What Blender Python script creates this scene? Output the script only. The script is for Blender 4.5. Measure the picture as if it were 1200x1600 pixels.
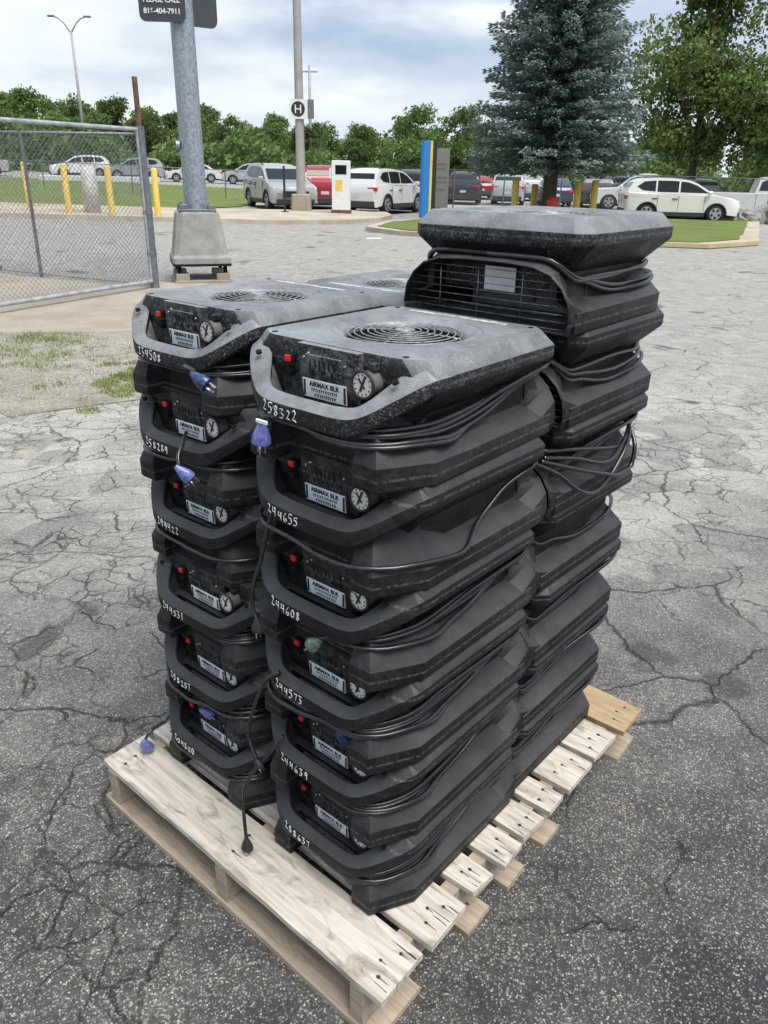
import bpy, bmesh, math, random
import numpy as np
from mathutils import Vector, Matrix
R = math.radians
rnd = random.Random(7)
for o in list(bpy.data.objects): bpy.data.objects.remove(o)
SC = bpy.context.scene
COL = SC.collection

# ------------------------------------------------------------------ camera
cam_d = bpy.data.cameras.new('camera'); cam = bpy.data.objects.new('camera', cam_d); COL.objects.link(cam)
cam_d.sensor_fit = 'VERTICAL'; cam_d.sensor_height = 36; cam_d.lens = 36*1200/1600
cam_d.clip_start = 0.05; cam_d.clip_end = 3000
cam.matrix_world = Matrix.Translation((0, 0, 1.6383)) @ Matrix.Rotation(math.pi/2-0.41874, 4, 'X') @ Matrix.Rotation(0.01975, 4, 'Z')
SC.camera = cam
SC.render.resolution_x = 768; SC.render.resolution_y = 1024

# ------------------------------------------------------------------ world
SUN_EL, SUN_AZ = R(64), R(140)      # azimuth from +Y towards +X
w = bpy.data.worlds.new('World'); SC.world = w; w.use_nodes = True
nt = w.node_tree; nt.nodes.clear()
def N(nt, t, **k):
    n = nt.nodes.new(t)
    for a, b in k.items():
        if a.startswith('i_'):
            key = a[2:]
            n.inputs[int(key) if key.isdigit() else key.replace('_', ' ')].default_value = b
        else: setattr(n, a, b)
    return n
def ramp(nt, fac, stops, interp='LINEAR'):
    r = nt.nodes.new('ShaderNodeValToRGB'); r.color_ramp.interpolation = interp
    els = r.color_ramp.elements
    while len(els) < len(stops): els.new(0.5)
    for e, (p, c) in zip(els, stops):
        e.position = p; e.color = (c, c, c, 1) if isinstance(c, (int, float)) else (*c, 1)
    nt.links.new(fac, r.inputs[0]); return r.outputs[0]
L = nt.links.new
sky = N(nt, 'ShaderNodeTexSky', sky_type='NISHITA', sun_disc=False, sun_elevation=SUN_EL, sun_rotation=SUN_AZ)
bg1 = N(nt, 'ShaderNodeBackground', i_Strength=0.06); L(sky.outputs[0], bg1.inputs[0])
tc = N(nt, 'ShaderNodeTexCoord'); mp = N(nt, 'ShaderNodeMapping'); mp.inputs['Scale'].default_value = (1.0, 1.0, 3.4); mp.inputs['Location'].default_value = (0.35, 0.2, 0.6)
L(tc.outputs['Generated'], mp.inputs[0])
nz = N(nt, 'ShaderNodeTexNoise', i_Scale=2.6, i_Detail=7.0, i_Roughness=0.55); L(mp.outputs[0], nz.inputs[0])
cov = ramp(nt, nz.outputs[0], [(0.30, 0.55), (0.55, 1.0)])
nz2 = N(nt, 'ShaderNodeTexNoise', i_Scale=4.1, i_Detail=6.0, i_Roughness=0.5); L(mp.outputs[0], nz2.inputs[0])
cc = ramp(nt, nz2.outputs[0], [(0.36, (0.40, 0.50, 0.68)), (0.5, (0.58, 0.67, 0.80)), (0.6, (0.90, 0.93, 0.96))])
sep = N(nt, 'ShaderNodeSeparateXYZ'); L(tc.outputs['Generated'], sep.inputs[0])
hz = ramp(nt, sep.outputs[2], [(0.0, 1.0), (0.13, 0.0)])
mxh = N(nt, 'ShaderNodeMix', data_type='RGBA'); L(hz, mxh.inputs[0]); L(cc, mxh.inputs[6]); mxh.inputs[7].default_value = (0.80, 0.86, 0.90, 1)
bg2 = N(nt, 'ShaderNodeBackground', i_Strength=0.52); L(mxh.outputs[2], bg2.inputs[0])
mx = N(nt, 'ShaderNodeMixShader'); L(cov, mx.inputs[0]); L(bg1.outputs[0], mx.inputs[1]); L(bg2.outputs[0], mx.inputs[2])
wo = N(nt, 'ShaderNodeOutputWorld'); L(mx.outputs[0], wo.inputs[0])

# ------------------------------------------------------------------ sun
sl = bpy.data.lights.new('sun', 'SUN'); sl.energy = 2.1; sl.angle = R(38); sl.color = (1, 0.96, 0.9)
so = bpy.data.objects.new('sun', sl); COL.objects.link(so)
sd = Vector((math.sin(SUN_AZ)*math.cos(SUN_EL), math.cos(SUN_AZ)*math.cos(SUN_EL), math.sin(SUN_EL)))
so.rotation_euler = (-sd).to_track_quat('-Z', 'Y').to_euler()

SC.view_settings.view_transform = 'Standard'; SC.view_settings.look = 'None'
SC.view_settings.exposure = 1.12; SC.view_settings.gamma = 1.0
SC.render.engine = 'CYCLES'

# ------------------------------------------------------------------ helpers
def tag(o, label=None, cat=None, group=None, kind=None):
    if label: o['label'] = label
    if cat: o['category'] = cat
    if group: o['group'] = group
    if kind: o['kind'] = kind
    return o
def empty(name, loc=(0, 0, 0), rz=0, label=None, cat=None, group=None):
    o = bpy.data.objects.new(name, None); COL.objects.link(o); o.empty_display_size = 0.1
    o.location = loc; o.rotation_euler = (0, 0, rz); tag(o, label, cat, group); return o
def link(name, me, parent=None, mat=None):
    o = bpy.data.objects.new(name, me); COL.objects.link(o)
    if parent: o.parent = parent
    if mat is not None:
        if len(me.materials): me.materials.clear()
        for m in (mat if isinstance(mat, (list, tuple)) else [mat]): me.materials.append(m)
    return o
def obj(name, bm, mat, parent=None, smooth=None, bevel=None):
    me = bpy.data.meshes.new(name)
    bmesh.ops.recalc_face_normals(bm, faces=bm.faces)
    bm.to_mesh(me); bm.free()
    o = link(name, me, parent, mat)
    if bevel:
        md = o.modifiers.new('b', 'BEVEL'); md.width = bevel[0]; md.segments = bevel[1]; md.limit_method = 'ANGLE'; md.angle_limit = R(22)
        md.harden_normals = False
        dg = bpy.context.evaluated_depsgraph_get(); dg.update()
        nm = bpy.data.meshes.new_from_object(o.evaluated_get(dg)); o.modifiers.clear(); o.data = nm; bpy.data.meshes.remove(me); me = nm
        me.name = name
    if smooth:
        try: me.shade_smooth()
        except Exception:
            for p in me.polygons: p.use_smooth = True
        if smooth < 90:
            try: me.set_sharp_from_angle(angle=R(smooth))
            except Exception: pass
    return o
def copy_tree(o, parent=None):
    c = o.copy(); COL.objects.link(c); c.parent = parent
    for ch in o.children: copy_tree(ch, c)
    return c
def box(bm, x0, x1, y0, y1, z0, z1, mi=0, M=None):
    vs = [bm.verts.new((x, y, z)) for z in (z0, z1) for y in (y0, y1) for x in (x0, x1)]
    if M is not None:
        for v in vs: v.co = M @ v.co
    for f in ((0, 1, 3, 2), (4, 6, 7, 5), (0, 4, 5, 1), (2, 3, 7, 6), (0, 2, 6, 4), (1, 5, 7, 3)):
        fc = bm.faces.new([vs[i] for i in f]); fc.material_index = mi
    return vs
def tube(bm, pts, r, n=6, cap=True, closed=False, mi=0):
    pts = [Vector(p) for p in pts]; rings = []
    m = len(pts); up = Vector((0, 0, 1)); prev = None
    for i, p in enumerate(pts):
        if closed: t = pts[(i+1) % m]-pts[i-1]
        else: t = pts[min(i+1, m-1)]-pts[max(i-1, 0)]
        if t.length < 1e-9: t = Vector((0, 0, 1))
        t.normalize()
        if prev is None:
            a = t.cross(up)
            if a.length < 0.1: a = t.cross(Vector((1, 0, 0)))
        else: a = prev-t*prev.dot(t)
        a.normalize(); prev = a; b = t.cross(a)
        rr = r[i] if isinstance(r, (list, tuple)) else r
        rings.append([bm.verts.new(p+a*rr*math.cos(2*math.pi*k/n)+b*rr*math.sin(2*math.pi*k/n)) for k in range(n)])
    for i in range(m if closed else m-1):
        A, B = rings[i], rings[(i+1) % m]
        for k in range(n):
            f = bm.faces.new((A[k], A[(k+1) % n], B[(k+1) % n], B[k])); f.material_index = mi; f.smooth = True
    if cap and not closed:
        bm.faces.new(rings[0][::-1]).material_index = mi; bm.faces.new(rings[-1]).material_index = mi
def loft(bm, rings, cap0=True, cap1=True, mi=0, closed=True):
    R_ = [[bm.verts.new(p) for p in r] for r in rings]
    n = len(R_[0])
    for A, B in zip(R_, R_[1:]):
        for k in range(n if closed else n-1):
            f = bm.faces.new((A[k], A[(k+1) % n], B[(k+1) % n], B[k])); f.material_index = mi
    if cap0: bm.faces.new(R_[0][::-1]).material_index = mi
    if cap1: bm.faces.new(R_[-1]).material_index = mi
    return R_
def cyl(bm, c, axis, r, h, n=16, r2=None, mi=0):
    ax = Vector(axis).normalized(); c = Vector(c)
    tube(bm, [c, c+ax*h], [r, r if r2 is None else r2], n=n, mi=mi)
def nm_():  return bmesh.new()

def mat(name, col=(0.5, 0.5, 0.5), rough=0.6, metal=0.0, spec=None, vary=0.0, vscale=20, bump=0.0, bscale=60, trans=0.0, coat=0.0, emit=None):
    m = bpy.data.materials.new(name); m.use_nodes = True; nt = m.node_tree; b = nt.nodes['Principled BSDF']
    b.inputs['Base Color'].default_value = (*col, 1); b.inputs['Roughness'].default_value = rough; b.inputs['Metallic'].default_value = metal
    if spec is not None: b.inputs['Specular IOR Level'].default_value = spec
    if trans: b.inputs['Transmission Weight'].default_value = trans
    if coat: b.inputs['Coat Weight'].default_value = coat; b.inputs['Coat Roughness'].default_value = 0.08
    tcn = None
    if vary:
        tcn = N(nt, 'ShaderNodeTexCoord'); n1 = N(nt, 'ShaderNodeTexNoise', i_Scale=vscale, i_Detail=5.0, i_Roughness=0.6); nt.links.new(tcn.outputs['Object'], n1.inputs[0])
        lo = tuple(c*(1-vary) for c in col); hi = tuple(min(1, c*(1+vary)) for c in col)
        c = ramp(nt, n1.outputs[0], [(0.3, lo), (0.7, hi)]); nt.links.new(c, b.inputs['Base Color'])
    if bump:
        tcn = tcn or N(nt, 'ShaderNodeTexCoord'); n2 = N(nt, 'ShaderNodeTexNoise', i_Scale=bscale, i_Detail=4.0); nt.links.new(tcn.outputs['Object'], n2.inputs[0])
        bp = N(nt, 'ShaderNodeBump', i_Strength=bump, i_Distance=0.002); nt.links.new(n2.outputs[0], bp.inputs['Height']); nt.links.new(bp.outputs[0], b.inputs['Normal'])
    return m
def zt(x, y):
    t = min(1, max(0, (y-6)/19)); return (-.0245*x if x < 0 else -.010*x)*t*t*(3-2*t)

# ------------------------------------------------------------------ materials
def mixc(nt, fac, a, b, bt='MIX'):
    m = N(nt, 'ShaderNodeMix', data_type='RGBA', blend_type=bt)
    for i, v in ((0, fac), (6, a), (7, b)):
        if isinstance(v, (int, float)): m.inputs[i].default_value = v if i == 0 else (v, v, v, 1)
        elif isinstance(v, tuple): m.inputs[i].default_value = (*v, 1)
        else: nt.links.new(v, m.inputs[i])
    return m.outputs[2]
def mathn(nt, op, a, b=0.0, clamp=False):
    m = N(nt, 'ShaderNodeMath', operation=op, use_clamp=clamp)
    for i, v in ((0, a), (1, b)):
        if isinstance(v, (int, float)): m.inputs[i].default_value = v
        else: nt.links.new(v, m.inputs[i])
    return m.outputs[0]
def noise(nt, vec, sc, det=4.0, rough=0.55, dist=0.0):
    n = N(nt, 'ShaderNodeTexNoise', i_Scale=sc, i_Detail=det, i_Roughness=rough, i_Distortion=dist); nt.links.new(vec, n.inputs[0]); return n
def voro(nt, vec, sc, feat='F1', rnd_=1.0):
    n = N(nt, 'ShaderNodeTexVoronoi', feature=feat, i_Scale=sc, i_Randomness=rnd_); nt.links.new(vec, n.inputs[0]); return n

def plastic(name, dust):
    m = bpy.data.materials.new(name); m.use_nodes = True; nt = m.node_tree; b = nt.nodes['Principled BSDF']
    tcn = N(nt, 'ShaderNodeTexCoord'); v = tcn.outputs['Object']; oi = N(nt, 'ShaderNodeObjectInfo')
    vo = N(nt, 'ShaderNodeVectorMath', operation='ADD'); nt.links.new(v, vo.inputs[0]); nt.links.new(oi.outputs['Random'], vo.inputs[1]); v2 = vo.outputs[0]
    sc_ = N(nt, 'ShaderNodeVectorMath', operation='SCALE'); nt.links.new(oi.outputs['Location'], sc_.inputs[0]); sc_.inputs['Scale'].default_value = 3.7
    vo2 = N(nt, 'ShaderNodeVectorMath', operation='ADD'); nt.links.new(v, vo2.inputs[0]); nt.links.new(sc_.outputs[0], vo2.inputs[1]); v2 = vo2.outputs[0]
    base = ramp(nt, noise(nt, v2, 9, 6, .6).outputs[0], [(0.3, (0.0045, 0.0047, 0.0052)), (0.72, (0.0120, 0.0125, 0.0133))])
    geo = N(nt, 'ShaderNodeNewGeometry')
    # worn edges
    pe = ramp(nt, geo.outputs['Pointiness'], [(0.52, 0.0), (0.60, 1.0)])
    ps = mathn(nt, 'MULTIPLY', pe, ramp(nt, noise(nt, v2, 60, 4, .7).outputs[0], [(0.44, 0.0), (0.62, 1.0)]))
    c1 = mixc(nt, mathn(nt, 'MULTIPLY', ps, 0.22+0.4*dust), base, (0.22, 0.23, 0.24))
    # scuffs : thin streaks
    mp = N(nt, 'ShaderNodeMapping'); mp.inputs['Scale'].default_value = (1.2, 6, 30); mp.inputs['Rotation'].default_value = (0.2, 0.3, 0.5); nt.links.new(v2, mp.inputs[0])
    sc = ramp(nt, noise(nt, mp.outputs[0], 5, 8, .75).outputs[0], [(0.66, 0.0), (0.74, 1.0)])
    c2 = mixc(nt, mathn(nt, 'MULTIPLY', sc, 0.28), c1, (0.14, 0.145, 0.15))
    # settled dust, laid stronger to paint upward facets lighter than shaded undersides
    sp = N(nt, 'ShaderNodeSeparateXYZ'); nt.links.new(geo.outputs['Normal'], sp.inputs[0])
    up = ramp(nt, sp.outputs[2], [(0.18, 0.0), (0.70, 1.0)])
    dn = ramp(nt, noise(nt, v2, 7, 8, .7).outputs[0], [(0.32, 0.35), (0.66, 1.0)])
    df = mathn(nt, 'MULTIPLY', mathn(nt, 'MULTIPLY', up, dn), 0.33+0.47*dust)
    c3 = mixc(nt, df, c2, (0.13+.19*dust, 0.137+.20*dust, 0.143+.21*dust))
    # mould parting lines
    so_ = N(nt, 'ShaderNodeSeparateXYZ'); nt.links.new(v, so_.inputs[0])
    l1 = ramp(nt, mathn(nt, 'ABSOLUTE', mathn(nt, 'SUBTRACT', so_.outputs[2], .0235)), [(0.0007, 1.0), (0.0013, 0.0)])
    l2 = ramp(nt, mathn(nt, 'ABSOLUTE', mathn(nt, 'SUBTRACT', so_.outputs[2], .1785)), [(0.0007, 1.0), (0.0013, 0.0)])
    ls = mathn(nt, 'MULTIPLY', mathn(nt, 'MAXIMUM', l1, l2), ramp(nt, noise(nt, v2, 130, 4, .7).outputs[0], [(0.42, 0.0), (0.56, 1.0)]))
    c3 = mixc(nt, mathn(nt, 'MULTIPLY', ls, 0.38), c3, (0.22, 0.225, 0.23))
    # pale rub marks on the sides
    mp3 = N(nt, 'ShaderNodeMapping'); mp3.inputs['Scale'].default_value = (5, 2.2, 9); mp3.inputs['Rotation'].default_value = (0.5, 0.1, 0.9); nt.links.new(v2, mp3.inputs[0])
    rub = ramp(nt, noise(nt, mp3.outputs[0], 2.2, 9, .72, .3).outputs[0], [(0.52, 0.0), (0.70, 1.0)])
    c3 = mixc(nt, mathn(nt, 'MULTIPLY', rub, 0.30), c3, (0.075, 0.077, 0.078))
    nick = ramp(nt, noise(nt, mp3.outputs[0], 17, 4, .8, 1.2).outputs[0], [(0.735, 0.0), (0.76, 1.0)])
    c3 = mixc(nt, mathn(nt, 'MULTIPLY', nick, 0.8), c3, (0.40, 0.41, 0.41))
    # flecks
    fl = ramp(nt, noise(nt, v2, 230, 3, .8).outputs[0], [(0.53, 0.0), (0.63, 1.0)])
    fm = ramp(nt, noise(nt, v2, 11, 5, .7).outputs[0], [(0.52-0.10*dust, 0.0), (0.74-0.12*dust, 1.0)])
    c4 = mixc(nt, mathn(nt, 'MULTIPLY', mathn(nt, 'MULTIPLY', fl, fm), 0.16+0.30*dust), c3, (0.40, 0.42, 0.44))
    nt.links.new(c4, b.inputs['Base Color'])
    nt.links.new(ramp(nt, noise(nt, v2, 14, 5, .6).outputs[0], [(0.3, 0.42), (0.7, 0.62)]), b.inputs['Roughness'])
    bp = N(nt, 'ShaderNodeBump', i_Strength=0.22, i_Distance=0.0008); nt.links.new(noise(nt, v2, 420, 3, .6).outputs[0], bp.inputs['Height']); nt.links.new(bp.outputs[0], b.inputs['Normal'])
    b.inputs['Specular IOR Level'].default_value = 0.27
    return m
M_PL = plastic('black_plastic', 0.0)
M_PLD = plastic('dusty_black_plastic', 1.0)
M_DARK = mat('deep_black', (0.008, 0.008, 0.009), 0.8, spec=0.2)
M_CORD = mat('black_rubber_cord', (0.013, 0.013, 0.015), 0.27, spec=0.75, vary=0.6, vscale=60)
M_WIRE = mat('dusty_steel_wire', (0.30, 0.31, 0.32), 0.5, 0.4, vary=0.5, vscale=70)
M_WIRED = mat('black_wire', (0.12, 0.125, 0.13), 0.35, 0.4, vary=0.9, vscale=90)  # colour lifted to carry the highlights along the outlet wires
M_WHITEP = mat('white_label', (0.72, 0.76, 0.76), 0.5, vary=0.12, vscale=60)
M_INK = mat('black_ink', (0.02, 0.02, 0.02), 0.6)
M_PAINT = mat('white_marker', (0.72, 0.74, 0.74), 0.6, vary=0.25, vscale=150)
M_RED = mat('red_switch', (0.62, 0.02, 0.02), 0.35)
M_CHROME = mat('metal', (0.55, 0.56, 0.57), 0.3, 1.0)
M_DIAL = mat('dial_face', (0.62, 0.61, 0.55), 0.4)
M_BLUEPLUG = mat('clear_blue_plug', (0.15, 0.17, 0.44), 0.25, spec=0.6, vary=0.5, vscale=120)
M_NAVYPLUG = mat('clear_navy_plug', (0.035, 0.06, 0.15), 0.25, spec=0.6, vary=0.8, vscale=120)
M_TEALPLUG = mat('clear_green_plug', (0.10, 0.16, 0.13), 0.2, spec=0.6, vary=0.6, vscale=100)
M_GAUGE = mat('gauge_body', (0.12, 0.125, 0.12), 0.3, vary=.5, vscale=60)
M_FAN = mat('grey_fan_metal', (0.12, 0.125, 0.13), 0.5, 0.5, vary=0.3, vscale=20)
M_STICK = mat('torn_sticker', (0.42, 0.45, 0.45), 0.6, vary=0.6, vscale=45)

def wood(name, a, b_, dark, grain=1.0):
    m = bpy.data.materials.new(name); m.use_nodes = True; nt = m.node_tree; b = nt.nodes['Principled BSDF']
    tcn = N(nt, 'ShaderNodeTexCoord'); oi = N(nt, 'ShaderNodeObjectInfo')
    cx = N(nt, 'ShaderNodeCombineXYZ'); nt.links.new(oi.outputs['Random'], cx.inputs[2]); sc = N(nt, 'ShaderNodeVectorMath', operation='SCALE', i_Scale=37.0); nt.links.new(cx.outputs[0], sc.inputs[0])
    ad = N(nt, 'ShaderNodeVectorMath', operation='ADD'); nt.links.new(tcn.outputs['Object'], ad.inputs[0]); nt.links.new(sc.outputs[0], ad.inputs[1])
    mp = N(nt, 'ShaderNodeMapping'); mp.inputs['Scale'].default_value = (1.3, 22, 22); nt.links.new(ad.outputs[0], mp.inputs[0])
    g = noise(nt, mp.outputs[0], 3.2, 7, .62, 0.6)
    mp2 = N(nt, 'ShaderNodeMapping'); mp2.inputs['Scale'].default_value = (3, 8, 8); nt.links.new(ad.outputs[0], mp2.inputs[0])
    g2 = noise(nt, mp2.outputs[0], 2.4, 6, .6, 1.2)
    c = ramp(nt, g.outputs[0], [(0.3, a), (0.62, b_)])
    st = ramp(nt, g2.outputs[0], [(0.52, 0.0), (0.74, 1.0)])
    c = mixc(nt, mathn(nt, 'MULTIPLY', st, 0.55*grain), c, dark)
    mp3 = N(nt, 'ShaderNodeMapping'); mp3.inputs['Scale'].default_value = (6, 190, 190); nt.links.new(ad.outputs[0], mp3.inputs[0])
    g3 = noise(nt, mp3.outputs[0], 2.0, 4, .6)
    c = mixc(nt, mathn(nt, 'MULTIPLY', ramp(nt, g3.outputs[0], [(0.55, 0.0), (0.72, 1.0)]), 0.35), c, dark)
    nt.links.new(c, b.inputs['Base Color']); b.inputs['Roughness'].default_value = 0.85; b.inputs['Specular IOR Level'].default_value = 0.2
    bp = N(nt, 'ShaderNodeBump', i_Strength=0.5, i_Distance=0.0015); nt.links.new(g3.outputs[0], bp.inputs['Height']); nt.links.new(bp.outputs[0], b.inputs['Normal'])
    return m
M_WOOD = wood('weathered_pine', (0.36, 0.325, 0.275), (0.60, 0.56, 0.49), (0.17, 0.135, 0.10), 1.7)
M_WOODY = wood('fresh_pine', (0.29, 0.205, 0.12), (0.41, 0.31, 0.19), (0.16, 0.09, 0.05), 1.4)
M_WOODB = wood('stringer_pine', (0.27, 0.22, 0.165), (0.42, 0.355, 0.275), (0.12, 0.085, 0.06))
M_NSTAIN = mat('nail_stain', (0.16, 0.14, 0.12), 0.9, vary=.5, vscale=80)
M_NAIL = mat('rusty_nail', (0.03, 0.022, 0.018), 0.8)

def asphalt():
    m = bpy.data.materials.new('worn_asphalt'); m.use_nodes = True; nt = m.node_tree; b = nt.nodes['Principled BSDF']
    tcn = N(nt, 'ShaderNodeTexCoord'); v = tcn.outputs['Object']
    warp = noise(nt, v, 2.2, 4, .6)
    wv = N(nt, 'ShaderNodeVectorMath', operation='MULTIPLY_ADD'); nt.links.new(warp.outputs['Color'], wv.inputs[0]); wv.inputs[1].default_value = (0.30, 0.30, 0); nt.links.new(v, wv.inputs[2])
    warp2 = noise(nt, v, 13, 5, .75)
    wv2 = N(nt, 'ShaderNodeVectorMath', operation='MULTIPLY_ADD'); nt.links.new(warp2.outputs['Color'], wv2.inputs[0]); wv2.inputs[1].default_value = (0.055, 0.055, 0); nt.links.new(wv.outputs[0], wv2.inputs[2])
    # aggregate stones
    vs = voro(nt, v, 230); big = voro(nt, v, 100)
    cellr = N(nt, 'ShaderNodeSeparateColor'); nt.links.new(vs.outputs['Color'], cellr.inputs[0])
    cellb = N(nt, 'ShaderNodeSeparateColor'); nt.links.new(big.outputs['Color'], cellb.inputs[0])
    stone = ramp(nt, cellr.outputs[1], [(0.0, (0.065, 0.065, 0.064)), (0.4, (0.13, 0.127, 0.12)), (0.75, (0.225, 0.215, 0.195)), (0.92, (0.33, 0.31, 0.275)), (1.0, (0.44, 0.415, 0.37))])
    patch = noise(nt, v, 0.55, 6, .62)
    fine = noise(nt, v, 3.4, 6, .7)
    sp = N(nt, 'ShaderNodeSeparateXYZ'); nt.links.new(v, sp.inputs[0])
    # wear: more exposed stone in worn areas, and further away the whole lot is older
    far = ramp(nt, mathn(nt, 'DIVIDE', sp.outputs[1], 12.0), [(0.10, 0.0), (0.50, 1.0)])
    wear = mathn(nt, 'ADD', mathn(nt, 'MULTIPLY', patch.outputs[0], 0.75), mathn(nt, 'MULTIPLY', fine.outputs[0], 0.55))
    wear = mathn(nt, 'ADD', wear, mathn(nt, 'MULTIPLY', far, 0.10))
    newer = mathn(nt, 'MULTIPLY', mathn(nt, 'MULTIPLY', mathn(nt, 'SUBTRACT', mathn(nt, 'ADD', sp.outputs[0], mathn(nt, 'MULTIPLY', warp.outputs[0], .5)), .35), 3.0, True), mathn(nt, 'MULTIPLY', mathn(nt, 'SUBTRACT', 2.9, sp.outputs[1]), 2.0, True))
    wear = mathn(nt, 'SUBTRACT', wear, mathn(nt, 'MULTIPLY', newer, 0.10))
    wearr = ramp(nt, wear, [(0.54, 0.0), (0.76, 1.0)])
    thr = mathn(nt, 'SUBTRACT', 0.62, mathn(nt, 'MULTIPLY', wearr, 0.56))
    isst = mathn(nt, 'MULTIPLY', mathn(nt, 'SUBTRACT', cellr.outputs[0], thr), 14.0, True)
    edge = ramp(nt, vs.outputs['Distance'], [(0.45, 1.0), (0.75, 0.0)])
    isst = mathn(nt, 'MULTIPLY', isst, edge)
    isb = mathn(nt, 'MULTIPLY', mathn(nt, 'MULTIPLY', mathn(nt, 'SUBTRACT', cellb.outputs[0], 0.93), 14.0, True), ramp(nt, big.outputs['Distance'], [(0.25, 1.0), (0.45, 0.0)]))
    binder = ramp(nt, wear, [(0.5, (0.036, 0.037, 0.040)), (0.66, (0.070, 0.069, 0.067)), (0.85, (0.135, 0.131, 0.122))])
    c = mixc(nt, isst, binder, stone)
    c = mixc(nt, mathn(nt, 'MULTIPLY', isb, 0.8), c, (0.36, 0.34, 0.30))
    # old bleached zones (cracked plates)
    zone = noise(nt, wv.outputs[0], 0.42, 3, .55)
    zx = N(nt, 'ShaderNodeMapping'); zx.inputs['Location'].default_value = (0, 0, 0); nt.links.new(v, zx.inputs[0])
    band = ramp(nt, mathn(nt, 'DIVIDE', sp.outputs[1], 12.0), [(0.20, 0.0), (0.31, 1.0), (0.46, 1.0), (0.60, 0.25)])
    zz = mathn(nt, 'MULTIPLY', band, ramp(nt, zone.outputs[0], [(0.36, 0.0), (0.48, 1.0)]))
    plate = voro(nt, wv2.outputs[0], 2.6); pc = N(nt, 'ShaderNodeSeparateColor'); nt.links.new(plate.outputs['Color'], pc.inputs[0])
    pl = mathn(nt, 'MULTIPLY', zz, ramp(nt, pc.outputs[0], [(0.28, 0.0), (0.45, 1.0)]))
    c = mixc(nt, mathn(nt, 'MULTIPLY', pl, 0.62), c, mixc(nt, 0.65, stone, (0.56, 0.54, 0.49)))
    # blotchy wear that stays readable at a distance
    bl = noise(nt, v, 55, 5, .85); bl2 = noise(nt, v, 6, 5, .7)
    mod = ramp(nt, mathn(nt, 'ADD', mathn(nt, 'MULTIPLY', bl.outputs[0], .7), mathn(nt, 'MULTIPLY', bl2.outputs[0], .3)), [(0.38, 0.50), (0.62, 1.50)])
    # far road tone
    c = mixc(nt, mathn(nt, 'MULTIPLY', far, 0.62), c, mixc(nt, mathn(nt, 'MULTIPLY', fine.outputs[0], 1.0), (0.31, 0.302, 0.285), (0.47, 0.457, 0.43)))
    c = mixc(nt, 0.8, c, mod, 'MULTIPLY')
    # tar patches
    tp = noise(nt, v, 1.35, 3, .5, .4)
    tar = ramp(nt, mathn(nt, 'ADD', mathn(nt, 'MULTIPLY', tp.outputs[0], .8), mathn(nt, 'MULTIPLY', fine.outputs[0], .2)), [(0.625, 0.0), (0.65, 1.0)])
    c = mixc(nt, mathn(nt, 'MULTIPLY', tar, 0.62), c, (0.035, 0.036, 0.04))
    sand = ramp(nt, noise(nt, v, 1.9, 6, .75).outputs[0], [(0.62, 0.0), (0.72, 1.0)])
    c = mixc(nt, mathn(nt, 'MULTIPLY', mathn(nt, 'MULTIPLY', sand, isst), 0.7), c, (0.46, 0.37, 0.25))
    # cracks
    e1 = voro(nt, wv2.outputs[0], 1.15, 'DISTANCE_TO_EDGE'); e2 = voro(nt, wv2.outputs[0], 3.6, 'DISTANCE_TO_EDGE')
    k1 = ramp(nt, e1.outputs['Distance'], [(0.0, 1.0), (0.0022, 1.0), (0.006, 0.0)])
    m1 = ramp(nt, noise(nt, v, 1.3, 3, .5).outputs[0], [(0.42, 0.0), (0.52, 1.0)])
    k2 = ramp(nt, e2.outputs['Distance'], [(0.0, 1.0), (0.007, 0.8), (0.018, 0.0)])
    side = ramp(nt, sp.outputs[0], [(0.0, 1.0), (0.02, 0.0)])
    m2n = noise(nt, v, 0.8, 4, .6).outputs[0]
    left = mathn(nt, 'MULTIPLY', mathn(nt, 'SUBTRACT', -0.25, sp.outputs[0]), 3.0, True)
    m2 = ramp(nt, mathn(nt, 'ADD', m2n, mathn(nt, 'MULTIPLY', left, 0.14)), [(0.50, 0.0), (0.58, 1.0)])
    m2 = mathn(nt, 'MAXIMUM', m2, mathn(nt, 'MULTIPLY', zz, 0.8))
    e3 = voro(nt, wv2.outputs[0], 7.5, 'DISTANCE_TO_EDGE')
    k3 = mathn(nt, 'MULTIPLY', ramp(nt, e3.outputs['Distance'], [(0.0, 0.75), (0.010, 0.6), (0.028, 0.0)]), mathn(nt, 'MULTIPLY', mathn(nt, 'MAXIMUM', mathn(nt, 'MULTIPLY', left, m2), zz), ramp(nt, noise(nt, v, 2.2, 4, .6).outputs[0], [(0.44, 0.0), (0.56, 1.0)])))
    old = ramp(nt, mathn(nt, 'DIVIDE', sp.outputs[1], 40.0), [(0.20, 1.0), (0.45, 0.15)])
    k = mathn(nt, 'MAXIMUM', mathn(nt, 'MULTIPLY', k1, m1), mathn(nt, 'MULTIPLY', mathn(nt, 'MULTIPLY', k2, m2), ramp(nt, noise(nt, v, 5, 3, .6).outputs[0], [(0.40, 0.0), (0.55, 1.0)])))
    k = mathn(nt, 'MAXIMUM', k, k3)
    c = mixc(nt, mathn(nt, 'MULTIPLY', mathn(nt, 'MULTIPLY', k, old), 0.80), c, (0.016, 0.016, 0.016))
    nt.links.new(c, b.inputs['Base Color']); b.inputs['Roughness'].default_value = 0.88; b.inputs['Specular IOR Level'].default_value = 0.25
    hgt = mathn(nt, 'SUBTRACT', mathn(nt, 'ADD', mathn(nt, 'MULTIPLY', isst, 0.35), mathn(nt, 'MULTIPLY', cellr.outputs[2], 0.25)), mathn(nt, 'MULTIPLY', k, 2.4))
    bp = N(nt, 'ShaderNodeBump', i_Strength=0.9, i_Distance=0.003); nt.links.new(hgt, bp.inputs['Height']); nt.links.new(bp.outputs[0], b.inputs['Normal'])
    return m
M_ASPH = asphalt()
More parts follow.
